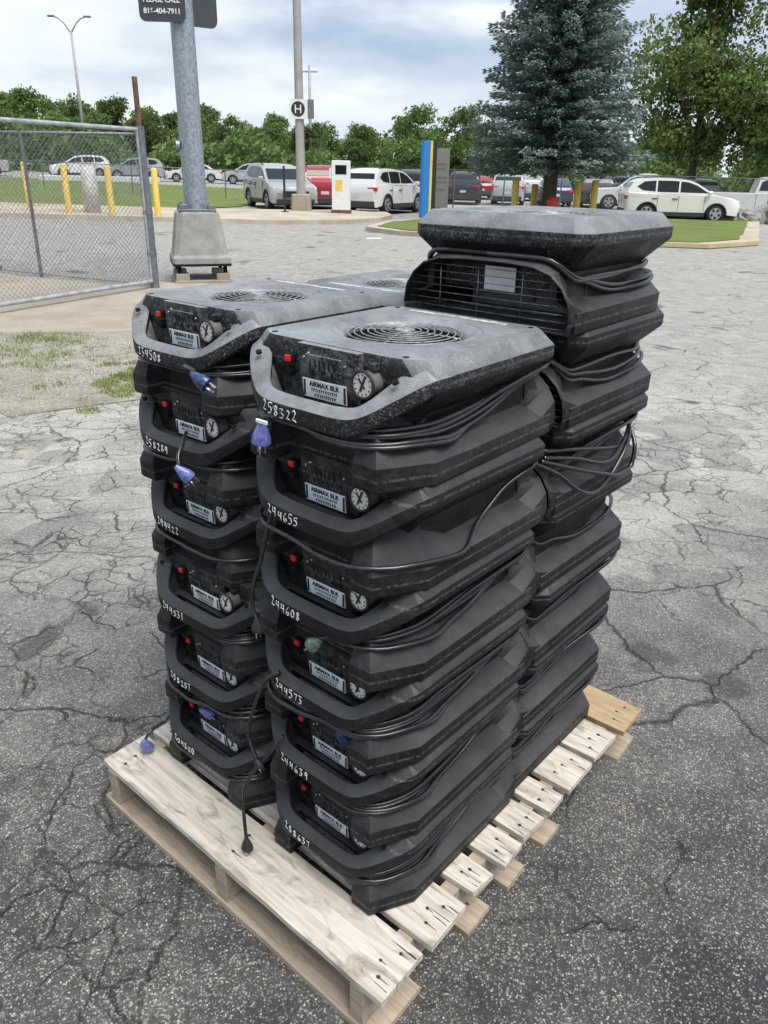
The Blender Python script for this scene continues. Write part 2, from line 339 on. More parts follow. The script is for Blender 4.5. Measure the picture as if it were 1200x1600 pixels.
def ground_mat(name, c0, c1, sc, speck=None, bumpd=0.003, stain=None):
    m = bpy.data.materials.new(name); m.use_nodes = True; nt = m.node_tree; b = nt.nodes['Principled BSDF']
    tcn = N(nt, 'ShaderNodeTexCoord'); v = tcn.outputs['Object']
    n1 = noise(nt, v, sc, 7, .65); c = ramp(nt, n1.outputs[0], [(0.3, c0), (0.7, c1)])
    if speck:
        vv = voro(nt, v, speck[0]); s = N(nt, 'ShaderNodeSeparateColor'); nt.links.new(vv.outputs['Color'], s.inputs[0])
        c = mixc(nt, mathn(nt, 'MULTIPLY', ramp(nt, s.outputs[0], [(0.55, 0.0), (0.6, 1.0)]), speck[2]), c, speck[1])
    if stain:
        c = mixc(nt, mathn(nt, 'MULTIPLY', ramp(nt, noise(nt, v, 0.7, 5, .6).outputs[0], [(0.48, 0.0), (0.66, 1.0)]), 0.6), c, stain)
    nt.links.new(c, b.inputs['Base Color']); b.inputs['Roughness'].default_value = 0.92; b.inputs['Specular IOR Level'].default_value = 0.2
    bp = N(nt, 'ShaderNodeBump', i_Strength=0.6, i_Distance=bumpd); nt.links.new(noise(nt, v, 90, 4, .7).outputs[0], bp.inputs['Height']); nt.links.new(bp.outputs[0], b.inputs['Normal'])
    return m
M_CONC = ground_mat('concrete', (0.30, 0.27, 0.22), (0.42, 0.385, 0.325), 2.2, (160, (0.22, 0.20, 0.17), 0.4), stain=(0.24, 0.19, 0.14))
M_KERB = ground_mat('kerb_concrete', (0.36, 0.32, 0.25), (0.50, 0.45, 0.37), 1.5, stain=(0.30, 0.24, 0.17))
M_KERBY = ground_mat('yellow_kerb', (0.38, 0.33, 0.22), (0.52, 0.43, 0.22), 3)
M_GRASS = ground_mat('grass_lawn', (0.085, 0.14, 0.030), (0.17, 0.215, 0.055), 0.9, (9, (0.17, 0.19, 0.07), 0.35), bumpd=0.03, stain=(0.17, 0.15, 0.07))
M_GRAVEL = ground_mat('gravel_bed', (0.15, 0.138, 0.11), (0.30, 0.28, 0.235), 5, (70, (0.38, 0.365, 0.33), 0.6), stain=(0.13, 0.12, 0.075))
M_BLADE = mat('grass_blade', (0.21, 0.25, 0.09), 0.7, vary=0.5, vscale=4)
M_PEB = mat('pebble', (0.42, 0.39, 0.34), 0.9, vary=0.6, vscale=31)
M_GALV = mat('galvanised_steel', (0.30, 0.34, 0.38), 0.5, 0.55, vary=0.35, vscale=26)
M_GALVD = mat('grey_fence_steel', (0.17, 0.185, 0.20), 0.5, 0.5, vary=0.3, vscale=14)
M_RUST = mat('rusty_steel', (0.14, 0.065, 0.045), 0.85, vary=0.6, vscale=9)
M_CONCP = mat('pedestal_concrete', (0.27, 0.27, 0.25), 0.85, vary=0.18, vscale=7, bump=0.5, bscale=120)
M_YEL = mat('yellow_paint', (0.72, 0.50, 0.10), 0.5, vary=0.15, vscale=8)
M_WHT = mat('white_paint', (0.70, 0.71, 0.70), 0.45, vary=0.08, vscale=5)

# ================================================================== GROUND
def axis(lim_lo, lim_hi, near, step):
    a = [0.0]; x = 0.0; s = step
    while x < lim_hi:
        if x > near: s *= 1.22
        x += s; a.append(x)
    b = []; x = 0.0; s = step
    while x > lim_lo:
        if -x > near: s *= 1.22
        x -= s; b.append(x)
    return b[::-1]+a
bm = nm_(); XS = axis(-700, 700, 26, 1.0); YS = axis(-60, 900, 50, 1.0)
gv = [[bm.verts.new((x, y, zt(x, y))) for x in XS] for y in YS]
for j in range(len(YS)-1):
    for i in range(len(XS)-1): bm.faces.new((gv[j][i], gv[j][i+1], gv[j+1][i+1], gv[j+1][i]))
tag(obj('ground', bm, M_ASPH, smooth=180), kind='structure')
def sheet(name, poly, h, m, sub=1.2, side=0.0, kind='structure', label=None, cat=None, sidem=None):
    """flat sheet following the terrain at height h, with side walls of depth side"""
    bm = nm_(); vs = [bm.verts.new((x, y, 0)) for x, y in poly]; f = bm.faces.new(vs)
    bmesh.ops.triangulate(bm, faces=[f])
    for _ in range(6):
        es = [e for e in bm.edges if e.calc_length() > sub]
        if not es: break
        bmesh.ops.subdivide_edges(bm, edges=es, cuts=1, use_grid_fill=False); bmesh.ops.triangulate(bm, faces=bm.faces[:])
    for v in bm.verts: v.co.z = zt(v.co.x, v.co.y)+h
    if side:
        be = [e for e in bm.edges if e.is_boundary]
        r = bmesh.ops.extrude_edge_only(bm, edges=be)
        for g in r['geom']:
            if isinstance(g, bmesh.types.BMVert): g.co.z -= side
    o = obj(name, bm, m); tag(o, label, cat, kind=kind); return o
def rough_poly(poly, step=0.25, amp=0.06, seed=1):
    r = random.Random(seed); out = []
    for i, (x, y) in enumerate(poly):
        x2, y2 = poly[(i+1) % len(poly)]; d = math.hypot(x2-x, y2-y); n = max(1, int(d/step))
        for k in range(n):
            t = k/n; out.append((x+(x2-x)*t+r.uniform(-amp, amp), y+(y2-y)*t+r.uniform(-amp, amp)))
    return out
PAD = [(-2.35, 8.35), (-2.75, 12.1), (-4.9, 11.95), (-9.5, 13.6), (-9.5, 8.9), (-4.6, 8.0)]
sheet('concrete_pad', rough_poly(PAD, 0.4, 0.03, 3), 0.006, M_CONC)
GRV = [(-6.5, 8.8), (-6.5, 5.1), (-3.9, 4.95), (-3.2, 5.25), (-2.6, 5.2), (-2.1, 5.7), (-1.55, 5.9), (-1.2, 6.8), (-1.6, 8.3), (-2.6, 8.5), (-4.3, 8.1)]
sheet('gravel_patch', rough_poly(GRV, 0.10, 0.13, 5), 0.004, M_GRAVEL)
MED = [(-26, 19.5), (-16, 21.6), (-9.5, 22.8), (-6.6, 23.6), (-3.2, 24.6), (-1.4, 26.2), (-0.3, 28.4), (0.1, 30.5), (-0.15, 32.6), (-1.2, 33.4), (-3.3, 31.3), (-7, 28.8), (-12, 27.4), (-26, 24.6)]
sheet('kerb_median', MED, 0.13, M_KERB, side=0.4)
ISL = [(-0.7, 23.7), (0.3, 22.4), (1.5, 21.9), (4, 21.3), (8.2, 20.9), (10.2, 22.6), (12.2, 27), (15.5, 34.5), (17, 38.5), (4, 36.5), (1.2, 29.5), (-0.2, 26.6)]
sheet('kerb_island', ISL, 0.12, M_KERB, side=0.4)
ISG = [(-0.35, 24.0), (0.45, 22.75), (1.6, 22.25), (4.0, 21.65), (8.0, 21.3), (9.8, 22.9), (11.8, 27.2), (15.1, 34.7), (16.4, 38.1), (4.3, 36.2), (1.5, 29.3), (0.1, 26.5)]
sheet('island_grass', rough_poly(ISG, 0.5, 0.04, 8), 0.135, M_GRASS)
YK = [(4.2, 21.27), (8.22, 20.87), (10.25, 22.6), (11.0, 24.3), (10.8, 24.4), (10.05, 22.75), (8.1, 21.08), (4.2, 21.47)]
sheet('yellow_kerb_paint', YK, 0.126, M_KERBY, side=0.1)
LAWN = [(-90, 30), (-26, 25.5), (-12, 28.6), (-7.4, 30.2), (-6.3, 34), (-6.0, 46), (-9, 58), (-24, 60), (-95, 52)]
sheet('far_lawn', rough_poly(LAWN, 3, 0.2, 4), 0.03, M_GRASS, sub=4)
sheet('lawn_beyond_lot', [(-260, 84), (260, 84), (320, 300), (-320, 300)], 0.05, M_GRASS, sub=20)
bm = nm_(); box(bm, -1.9, 0.9, 21.0, 21.35, 0, 0.001)
obj_ = obj('road_stop_line', bm, M_WHT); obj_.location = (0, 0, zt(0, 21)+0.012); obj_.rotation_euler = (0, 0, R(3)); tag(obj_, kind='structure')

# loose chips of aggregate (uncountable)
def chips(name, n, region, smin, smax, seed, m, zoff=0.0):
    r = random.Random(seed); me = bpy.data.meshes.new(name)
    V = []; F = []
    base = [(1, 0, 0), (-1, 0, 0), (0, 1, 0), (0, -1, 0), (0, 0, 1), (0, 0, -0.6)]
    fs = [(0, 2, 4), (2, 1, 4), (1, 3, 4), (3, 0, 4), (2, 0, 5), (1, 2, 5), (3, 1, 5), (0, 3, 5)]
    for _ in range(n):
        x, y = region(r)
        s = smin+(smax-smin)*r.random()**3; a = r.random()*6.28; ca, sa = math.cos(a), math.sin(a)
        sx, sy, sz = s*r.uniform(.7, 1.2), s*r.uniform(.5, 1), s*r.uniform(.35, .7); i0 = len(V); z = zt(x, y)+zoff
        for p in base:
            px, py, pz = p[0]*sx*r.uniform(.7, 1.2), p[1]*sy*r.uniform(.7, 1.2), p[2]*sz
            V.append((x+px*ca-py*sa, y+px*sa+py*ca, z+pz+sz*.3))
        F += [tuple(i0+k for k in f) for f in fs]
    me.from_pydata(V, [], F); o = link(name, me, None, m); tag(o, kind='stuff'); return o
chips('loose_stone_chips', 2600, lambda r: (r.uniform(-1.6, 1.8), 0.55+3.6*r.random()**1.4), 0.001, 0.0042, 11, mat('chip_stone', (0.25, 0.235, 0.21), 0.9, vary=0.7, vscale=31))
def in_poly(x, y, poly):
    c = False; j = len(poly)-1
    for i in range(len(poly)):
        xi, yi = poly[i]; xj, yj = poly[j]
        if (yi > y) != (yj > y) and x < (xj-xi)*(y-yi)/(yj-yi)+xi: c = not c
        j = i
    return c
def greg(r):
    while True:
        x, y = r.uniform(-5.6, -1.0), r.uniform(4.4, 8.7)
        if in_poly(x+r.gauss(0, .25), y+r.gauss(0, .3), GRV): return x, y
chips('gravel', 26000, greg, 0.004, 0.016, 12, mat('gravel_stone', (0.34, 0.32, 0.28), 0.9, vary=0.55, vscale=45))
def blades(name, centres, per, h, seed, m, wd=0.004):
    r = random.Random(seed); V = []; F = []
    for cx, cy, rad, dens in centres:
        for _ in range(int(per*dens)):
            a = r.random()*6.28; q = rad*r.random()**0.7; x, y = cx+q*math.cos(a), cy+q*math.sin(a)*0.9; z = zt(x, y)
            hh = h*r.uniform(.4, 1.1); b = r.random()*6.28; lx, ly = math.cos(b), math.sin(b); ln = r.uniform(.1, .7)*hh; c = r.random()*6.28
            wx, wy = math.cos(c)*wd, math.sin(c)*wd; i0 = len(V)
            V += [(x-wx, y-wy, z), (x+wx, y+wy, z), (x+lx*ln*.4+wx*.7, y+ly*ln*.4+wy*.7, z+hh*.6), (x+lx*ln*.4-wx*.7, y+ly*ln*.4-wy*.7, z+hh*.6), (x+lx*ln, y+ly*ln, z+hh)]
            F += [(i0, i0+1, i0+2, i0+3), (i0+3, i0+2, i0+4)]
    me = bpy.data.meshes.new(name); me.from_pydata(V, [], F); o = link(name, me, None, m); tag(o, kind='stuff'); return o
rg = random.Random(21)
cs = [(-2.05+rg.gauss(0, .17), 6.30+rg.gauss(0, .30), .10, 1.1) for _ in range(60)]
cs += [(rg.uniform(-5, -3.0), rg.uniform(6.6, 8.1), .16, .6) for _ in range(100)]
cs += [(rg.uniform(-4.6, -1.7), rg.uniform(5.6, 7.9), .07, .14) for _ in range(110)]
blades('weedy_grass', cs, 110, 0.034, 22, M_BLADE)
def isl_reg(r):
    while True:
        x, y = r.uniform(0, 14), r.uniform(22, 34)
        if in_poly(x, y, ISG): return x, y
cs = [(*isl_reg(rg), .5, .6) for _ in range(330)]
blades('island_grass_blades', cs, 60, 0.14, 23, mat('lawn_blade', (0.12, 0.17, 0.05), 0.7, vary=0.5, vscale=2), wd=0.014)

# ================================================================== PALLET
PX, PY, PYAW = -0.76124, 1.64833, -0.70546
PM = Matrix.Translation((PX, PY, 0)) @ Matrix.Rotation(PYAW, 4, 'Z')
pal = empty('wooden_pallet', (PX, PY, 0), PYAW, 'weathered wooden shipping pallet under the stacked black fans', 'pallet')
rp = random.Random(3)
def board(name, u0, u1, v0, v1, z0, z1, m, nails=True, seed=0):
    r = random.Random(seed); bm = nm_(); n = 12; rings = []
    for i in range(n+1):
        u = u0+(u1-u0)*i/n; j = lambda s: r.uniform(-s, s)
        a, b_ = v0+j(.0012), v1+j(.0012); c = 0.0015
        if i in (0, n): a += r.uniform(0, .004); b_ -= r.uniform(0, .004)
        vm = (v0+v1)/2; rings.append([(u-0*vm, a, z0), (u, b_, z0), (u, b_, z1-c), (u, b_-c, z1), (u, a+c, z1), (u, a, z1-c)])
    # centre local origin so the grain differs per board
    cu, cv = 0, (v0+v1)/2; cv_ = cv
    sk = [r.uniform(-.004, .004) for _ in range(2)]
    rings = [[(p[0]+(sk[0] if i_ == 0 else sk[1] if i_ == n else 0)*(1 if p[1] > cv_ else -1), p[1]-cv, p[2]-z0) for p in rg_] for i_, rg_ in enumerate(rings)]
    loft(bm, rings)
    if nails:
        for e_ in (0, 1):
            for _ in range(r.randint(1, 3)):
                yy_ = r.uniform(-.42, .42)*(v1-v0); ln = r.uniform(.015, .07); xe = (u1-.004) if e_ else (u0+.004); dr = -1 if e_ else 1; w_ = r.uniform(.0006, .0012); zz_ = z1-z0+.0003
                q4 = [bm.verts.new(p) for p in ((xe, yy_-w_, zz_), (xe, yy_+w_, zz_), (xe+dr*ln*.6, yy_+w_*.5+r.uniform(-.002, .002), zz_), (xe+dr*ln, yy_+r.uniform(-.003, .003), zz_))]
                bm.faces.new(q4).material_index = 1
        for su in (0.045, 0.506, 0.968):
            vv = (0.25, 0.5, 0.75) if (v1-v0) > 0.12 and su != 0.506 else (0.33, 0.68)
            for t in vv:
                uu = su+r.uniform(-.015, .015); cy_ = (t-0.5)*(v1-v0)+r.uniform(-.006, .006)
                cyl(bm, (uu, cy_, z1-z0-0.001), (0, 0, 1), r.uniform(.0036, .0048), 0.0020, 8, mi=1)
                q = r.uniform(.012, .035); w_ = .0022; bmv = [bm.verts.new((uu+a, cy_+b2, z1-z0+.0004)) for a, b2 in ((-q*.3, 0), (0, -w_), (q, -w_*.3), (q, w_*.3), (0, w_))]; bm.faces.new(bmv).material_index = 2
    o = obj(name, bm, [m, M_NAIL, M_NSTAIN], pal); o.location = (0, cv, z0); o['id'] = 0; del o['id']; return o
TOPB = [(0, .140), (.160, .293), (.328, .407), (.438, .526), (.545, .635), (.660, .737), (.763, .902), (.920, 1.058), (1.080, 1.221)]
for i, (a, b_) in enumerate(TOPB):
    board('deck_board', rp.uniform(-.004, .004), 1.016+rp.uniform(-.006, .006), a, b_, 0.1235, 0.14, M_WOODY if i == 8 else M_WOOD, True, i+1)
for i, (a, b_) in enumerate([(-.005, .150), (.32, .418), (.49, .580), (.665, .757), (1.10, 1.238)]):
    board('bottom_board', -.006, 1.008, a, b_, 0.0, 0.016, M_WOODB, False, i+31)
for u in (.022, .49, .932):
    # notched stringer
    prof = [(0.0, .0165), (.16, .0165), (.175, .045), (.37, .045), (.385, .0165), (.835, .0165), (.85, .045), (1.045, .045), (1.06, .0165), (1.22, .0165), (1.22, .123), (0.0, .123)]
    bm = nm_(); A = [bm.verts.new((u, a, b_)) for a, b_ in prof]; B = [bm.verts.new((u+.038, a, b_)) for a, b_ in prof]
    bm.faces.new(A); bm.faces.new(B[::-1])
    for k in range(len(prof)): bm.faces.new((A[k], B[k], B[(k+1) % len(prof)], A[(k+1) % len(prof)]))
    # recentre so that grain runs along the board
    o = obj('stringer', bm, M_WOODB, pal, bevel=(0.0015, 1))

# ================================================================== AIR MOVER (fan unit)
UNITS_GROUP = 'black fan units stacked on the pallet'
def mirror(pts): return pts+[(-x, y) for x, y in pts[::-1]]
def build_unit(closed_end=False):
    root = empty('air_mover')
    # ---- lower shell
    bm = nm_()
    def ring(pts, z): return [(x, y, z) for x, y in pts]
    def P(notch, ft, ch, sd, n_in, zf, zs, cl):
        # front points take height zf, side points zs ; closed-end variant has blunt corners
        if cl: h = [(n_in, notch, zf), (n_in, ft+.03, zf), (sd-.045, ft+.03, zf), (sd, ft+.075, zf), (sd, .20, zs), (sd, .488, zs), (sd-.017, .488, zs), (sd-.017, .30, zs)]
        else: h = [(n_in, notch, zf), (n_in, ft, zf), (ch, ft, zf), (sd, ft+.095, zf), (sd, .20, zs), (sd, .488, zs), (sd-.017, .488, zs), (sd-.017, .30, zs)]
        return h+[(-x, y, z) for x, y, z in h[::-1]]
    cl = closed_end
    rg_ = [P(.05, .004, .150, .200, .10, 0, 0, cl), P(.05, 0, .153, .205, .10, .006, .006, cl), P(.05, 0, .153, .206, .10, .046, .044, cl),
           P(.048, .019, .138, .163, .103, .093, .061, cl), P(.046, .025, .132, .159, .104, .101, .065, cl), P(.036, .031, .127, .158, .10, .108, .085, cl), P(.036, .032, .127, .158, .10, .116, .116, cl)]
    loft(bm, rg_)
    # mouth hood: from hull to arch
    arch = [(.198, .002), (.206, .030), (.200, .066), (.182, .094), (.155, .116), (.115, .128), (.05, .132)]
    hull = [(.199, .002), (.205, .028), (.204, .044), (.163, .061), (.158, .120), (.145, .150), (.05, .155)]
    def R3(pts, y): return [(x, y, z) for x, z in pts]+[(-x, y, z) for x, z in pts[::-1]]
    inn = [(x*.975, max(.008, z-.004)) for x, z in arch]; inn[0] = (.194, .008)
    deep = [(x*.70, max(.012, min(z, .10))) for x, z in arch]; mid_ = [(x*.80, max(.011, z*.92)) for x, z in arch]
    mouth = loft(bm, [R3(hull, .452), R3([(a[0]*.6+b_[0]*.4, a[1]*.6+b_[1]*.4) for a, b_ in zip(arch, hull)], .487), R3(arch, .510), R3([(x*.985, max(.005, z-.002)) for x, z in arch], .514), R3(inn, .513), R3(inn, .50), R3(mid_, .44), R3(deep, .31)], cap0=False, cap1=False, closed=True)
    bm.faces.new(mouth[-1])
    base = obj('base_shell', bm, M_PL, root, smooth=24, bevel=(0.0022, 2))
    # ---- upper shell
    bm = nm_()
    def T(fx, sd, y0, bk, bc, zf, zs):
        if cl: h = [(fx*.6, y0-.045, zs), (sd-.035, y0-.045, zs), (sd, y0-.010, zs), (sd, .20, zs), (sd, bk-bc, zs), (sd-bc, bk, zs)]
        else: h = [(fx, .055, zf), (sd-.035, .060, zf), (sd, y0, zf), (sd, .20, zs), (sd, bk-bc, zs), (sd-bc, bk, zs)]
        return h+[(-x, y, z) for x, y, z in h[::-1]]
    rt = [T(.13, .155, .100, .450, .02, .100, .066), T(.13, .158, .098, .452, .02, .114, .114), T(.13, .209, .08, .488, .03, .163, .163), T(.13, .212, .08, .490, .03, .168, .168), T(.13, .212, .08, .490, .03, .190, .190)]
    rr = loft(bm, rt, cap1=False)
    top = [bm.verts.new(p) for p in T(.13, .188, .095 if cl else .085, .464, .022, .218, .218)]
    n = len(top)
    for k in range(n): bm.faces.new((rr[-1][k], rr[-1][(k+1) % n], top[(k+1) % n], top[k]))
    # plate with round intake
    NC = 48; cx, cy = .0, .262
    def circ(r, z): return [bm.verts.new((cx+r*math.cos(2*math.pi*k/NC), cy+r*math.sin(2*math.pi*k/NC), z)) for k in range(NC)]
    c0 = circ(.148, .218); c0b = circ(.146, .2155); c0c = circ(.139, .2155); c0d = circ(.137, .2172); c1 = circ(.117, .208); c2 = circ(.110, .200); c3 = circ(.108, .15)
    es = [bm.edges.new((c0[k], c0[(k+1) % NC])) for k in range(NC)]
    te = [bm.edges.get((top[k], top[(k+1) % n])) for k in range(n)]
    bmesh.ops.triangle_fill(bm, edges=es+te, use_beauty=True)
    for A, B in ((c0, c0b), (c0b, c0c), (c0c, c0d), (c0d, c1), (c1, c2), (c2, c3)):
        for k in range(NC): bm.faces.new((A[k], A[(k+1) % NC], B[(k+1) % NC], B[k]))
    bm.faces.new(c3)
    # raised control housing
    for a in (() if cl else (0,)):
        v = [(-.062, .050, .100), (.078, .050, .100), (.078, .060, .100), (-.062, .060, .100), (-.062, .040, .2165), (.078, .040, .2165), (.078, .062, .2165), (-.062, .062, .2165)]
        q = [bm.verts.new(p) for p in v]
        for f in ((0, 1, 5, 4), (1, 2, 6, 5), (0, 4, 7, 3), (4, 5, 6, 7), (3, 2, 1, 0)): bm.faces.new([q[i] for i in f])
    # ribs under the label and ledge
    if not cl: box(bm, -.075, .082, .030, .056, .096, .106)
    for k in range(0 if cl else 9): box(bm, -.072+.017*k, -.066+.017*k, .0285, .0302, .097, .105)
    # back hand slot under the rim: dark box paints its inner shade
    shell = obj('top_shell', bm, M_PL, root, smooth=24, bevel=(0.0020, 2))
    bm = nm_(); box(bm, -.12, .12, .455, .4795, .128, .160)
    hs = obj('hand_slot_shade', bm, M_DARK, root)
    for v in hs.data.vertices:
        if v.co.z > .15 and v.co.y > .46: v.co.y = .4905-.004
        if v.co.z < .15 and v.co.y > .46: v.co.y = .4715
    if cl:
        return finish(root, arch, cx, cy)
    # ---- handle: bumper bar swept round the front, with arms
    ST = [(.211, .150, .166, .188, .212, .024), (.212, .080, .165, .190, .2175, .044), (.195, .048, .150, .178, .206, .044), (.158, .015, .122, .151, .172, .038), (.122, -.006, .099, .129, .146, .028), (.083, -.013, .089, .120, .135, .024), (0, -.014, .088, .119, .133, .023)]
    ST = ST+[(-s[0], *s[1:]) for s in ST[::-1][1:]]
    # densify with catmull
    def cat(P_, m=4):
        out = []
        for i in range(len(P_)-1):
            p0, p1, p2, p3 = [np.array(P_[max(0, min(len(P_)-1, k))]) for k in (i-1, i, i+1, i+2)]
            for j in range(m):
                t = j/m; out.append(tuple(.5*((2*p1)+(-p0+p2)*t+(2*p0-5*p1+4*p2-p3)*t*t+(-p0+3*p1-3*p2+p3)*t**3)))
        out.append(tuple(P_[-1])); return out
    D = cat(ST, 3); rings = []; inner_pts = []
    for i, s in enumerate(D):
        a = Vector(D[max(0, i-1)][:2]); b_ = Vector(D[min(len(D)-1, i+1)][:2]); t = (b_-a).normalized(); nn = Vector((-t.y, t.x))
        c = Vector(s[:2])
        if (Vector((0, .2))-c).dot(nn) < 0: nn = -nn
        zl, zh, ztop, th = s[2], s[3], s[4], s[5]
        def pt(d, z): q = c+nn*d; return (q.x, q.y, z)
        rings.append([pt(.007, zl-.003), pt(0, zl+.004), pt(0, zh), pt(th*.86, ztop), pt(th, ztop-.003), pt(th, zl+.004), pt(th*.8, zl-.003)])
        inner_pts.append(pt(th*.86, ztop-.012))
    bm = nm_(); loft(bm, rings)
    obj('handle', bm, M_PL, root, smooth=26, bevel=(0.0016, 2))
    # holes (bolt recesses) on arms and plate
    for x, y, z in ((.152, .072, .2182), (-.152, .072, .2182), (.165, .445, .2182), (-.165, .445, .2182)):
        bm = nm_(); cyl(bm, (x, y, z-.004), (0, 0, 1), .0058, .0047, 12); obj('bolt_recess', bm, M_DARK, root)
    for x, y, z in ((.160, .038, .182), (-.160, .038, .182)):
        bm = nm_(); cyl(bm, (x, y, z+.001), (-.15*(1 if x > 0 else -1), -.35, .9), .0055, .0045, 12); obj('bolt_recess', bm, M_DARK, root)
    # cheeks between arms and panel
    m_ = len(inner_pts)
    for sgn in (1, -1):
        bm = nm_(); ids = [i for i in range(m_) if (inner_pts[i][0]*sgn > .080) and inner_pts[i][1] < .085]
        seq = ids if sgn == 1 else ids[::-1]
        A = [inner_pts[i] for i in seq]; k = len(A)
        Q = []
        for j in range(k):
            t = j/(k-1) if sgn == 1 else j/(k-1); Q.append((sgn*(.156-.05*t), .064-.008*t, .200-.104*min(1, t*1.1)))
        Av = [bm.verts.new(p) for p in A]; Qv = [bm.verts.new(p) for p in Q]
        Bv = [bm.verts.new(((a[0]+q[0])/2-sgn*.004, (a[1]+q[1])/2+.012, (a[2]+q[2])/2-.018)) for a, q in zip(A, Q)]
        for j in range(k-1):
            bm.faces.new((Av[j], Av[j+1], Bv[j+1], Bv[j])); bm.faces.new((Bv[j], Bv[j+1], Qv[j+1], Qv[j]))
        obj('handle_cheek', bm, M_PL, root, smooth=40)
    # ---- controls
    bm = nm_(); box(bm, -.102, -.080, .046, .056, .176, .191)
    o = obj('power_switch', bm, M_DARK, root, bevel=(.001, 1))
    bm = nm_(); box(bm, -.098, -.0845, .041, .0465, .178, .1895); obj('switch_rocker', bm, M_RED, o, bevel=(.0015, 2))
    bm = nm_(); cyl(bm, (-.092, .056, .160), (0, -1, 0), .0065, .012, 14); cyl(bm, (-.092, .056, .160), (0, -1, 0), .0095, .006, 14); obj('breaker_button', bm, M_DARK, root, smooth=40)
    n_p = Vector((0, -.116, .010)).normalized()
    def pf(x, s, d=0.0):   # point on housing front: s from 0 bottom to 1 top
        y = .050+(.040-.050)*s; z = .100+.1165*s; return Vector((x, y, z))+n_p*d
    def pbox(bm, x0, x1, s0, s1, d0, d1, mi=0):
        vs = [bm.verts.new(pf(x, s, d)) for d in (d0, d1) for s in (s0, s1) for x in (x0, x1)]
        for f in ((0, 1, 3, 2), (4, 6, 7, 5), (0, 4, 5, 1), (2, 3, 7, 6), (0, 2, 6, 4), (1, 5, 7, 3)): bm.faces.new([vs[i] for i in f]).material_index = mi
    bm = nm_(); pbox(bm, -.042, .040, .52, .86, -.002, .0025); o = obj('outlet_block', bm, M_PL, root, bevel=(.0008, 1))
    bm = nm_()
    for x in (-.026, -.004, .018):
        pbox(bm, x-.007, x-.0045, .66, .78, .002, .0032); pbox(bm, x+.0045, x+.007, .66, .78, .002, .0032); pbox(bm, x-.002, x+.002, .57, .62, .002, .0032)
    obj('socket_slots', bm, M_DARK, o)
    bm = nm_()
    for x, s in ((-.048, .8), (.048, .78), (-.036, .87), (.034, .55)):
        c = pf(x, s, -.001); cyl(bm, c, n_p, .0022, .0032, 8)
    obj('screws', bm, M_CHROME, root)
    bm = nm_(); pbox(bm, -.055, .048, .19, .48, -.002, .0022); lb = obj('rating_label', bm, M_WHITEP, root, bevel=(.0005, 1))
    # lettering on label
    def text(s, size, x, s_, mname, parent, d=.0030, name='lettering', xs=1.0):
        cu = bpy.data.curves.new(name, 'FONT'); cu.body = s; cu.size = size; cu.extrude = .0002; cu.align_x = 'CENTER'; cu.offset = .0003
        o = bpy.data.objects.new(name, cu); COL.objects.link(o); dg = bpy.context.evaluated_depsgraph_get(); dg.update()
        me = bpy.data.meshes.new_from_object(o.evaluated_get(dg)); bpy.data.objects.remove(o)
        upv = (pf(0, 1)-pf(0, 0)).normalized(); c = pf(x, s_, d)
        Mx = Matrix((( xs, 0, 0, c.x), (0, upv.y, n_p.y, c.y), (0, upv.z, n_p.z, c.z), (0, 0, 0, 1)))
        me.transform(Mx); o2 = link(name, me, parent, mname); return o2
    text('AIRMAX BLR', .0125, -0.003, .375, M_INK, lb)
    rl = random.Random(12); bm = nm_()      # two lines of print too small to read
    for s0, s1, xa, xb in ((.290, .340, -.034, .028), (.215, .265, -.028, .024)):
        x = xa
        while x < xb:
            wd = rl.uniform(.0022, .0042); a_ = rl.uniform(0, .018); pbox(bm, x, x+wd*.45, s0, s1-a_, .0022, .0028); pbox(bm, x, x+wd, s1-.014, s1, .0022, .0028); x += wd+.0016
    obj('fine_print', bm, M_INK, lb)
    for x0, x1 in ((-.054, -.048), (.041, .047)):
        bm = nm_(); vs = [bm.verts.new(pf(x, s, .0026)) for x, s in ((x0, .21), (x0+.005, .21), (x1+.001, .46), (x1-.004, .46))]
        bm.faces.new(vs); obj('label_border', bm, M_INK, lb)
    # gauge
    bm = nm_(); gx, gz = .099, .172
    cyl(bm, (gx, .060, gz), (0, -1, 0.0), .021, .032, 28); g = obj('hour_meter', bm, M_GAUGE, root, smooth=40)
    bm = nm_(); tube(bm, [(gx+.0225*math.cos(a*math.pi/14), .028, gz+.0225*math.sin(a*math.pi/14)) for a in range(28)], .0028, 8, closed=True); obj('bezel', bm, M_INK, g)
    bm = nm_(); cyl(bm, (gx, .0285, gz), (0, -1, 0), .0205, .0012, 28); obj('dial', bm, M_DIAL, g)
    bm = nm_()
    for k in range(12):
        a = k*math.pi/6; M4 = Matrix.Translation((gx, .0268, gz)) @ Matrix.Rotation(a, 4, 'Y'); box(bm, -.0007, .0007, -.0004, .0004, .0145, .0185, M=M4)
    M4 = Matrix.Translation((gx, .0266, gz)) @ Matrix.Rotation(.4, 4, 'Y'); box(bm, -.0022, .0022, -.0006, .0004, -.012, .016, M=M4)
    M4 = Matrix.Translation((gx, .0266, gz)) @ Matrix.Rotation(-.7, 4, 'Y'); box(bm, -.0016, .0016, -.0006, .0004, -.008, .013, M=M4)
    obj('dial_marks', bm, M_INK, g)
    bm = nm_(); box(bm, gx+.002, gx+.014, .040, .056, gz+.022, gz+.034); obj('latch_bracket', bm, M_PL, root, bevel=(.001, 1))
    return finish(root, arch, cx, cy)

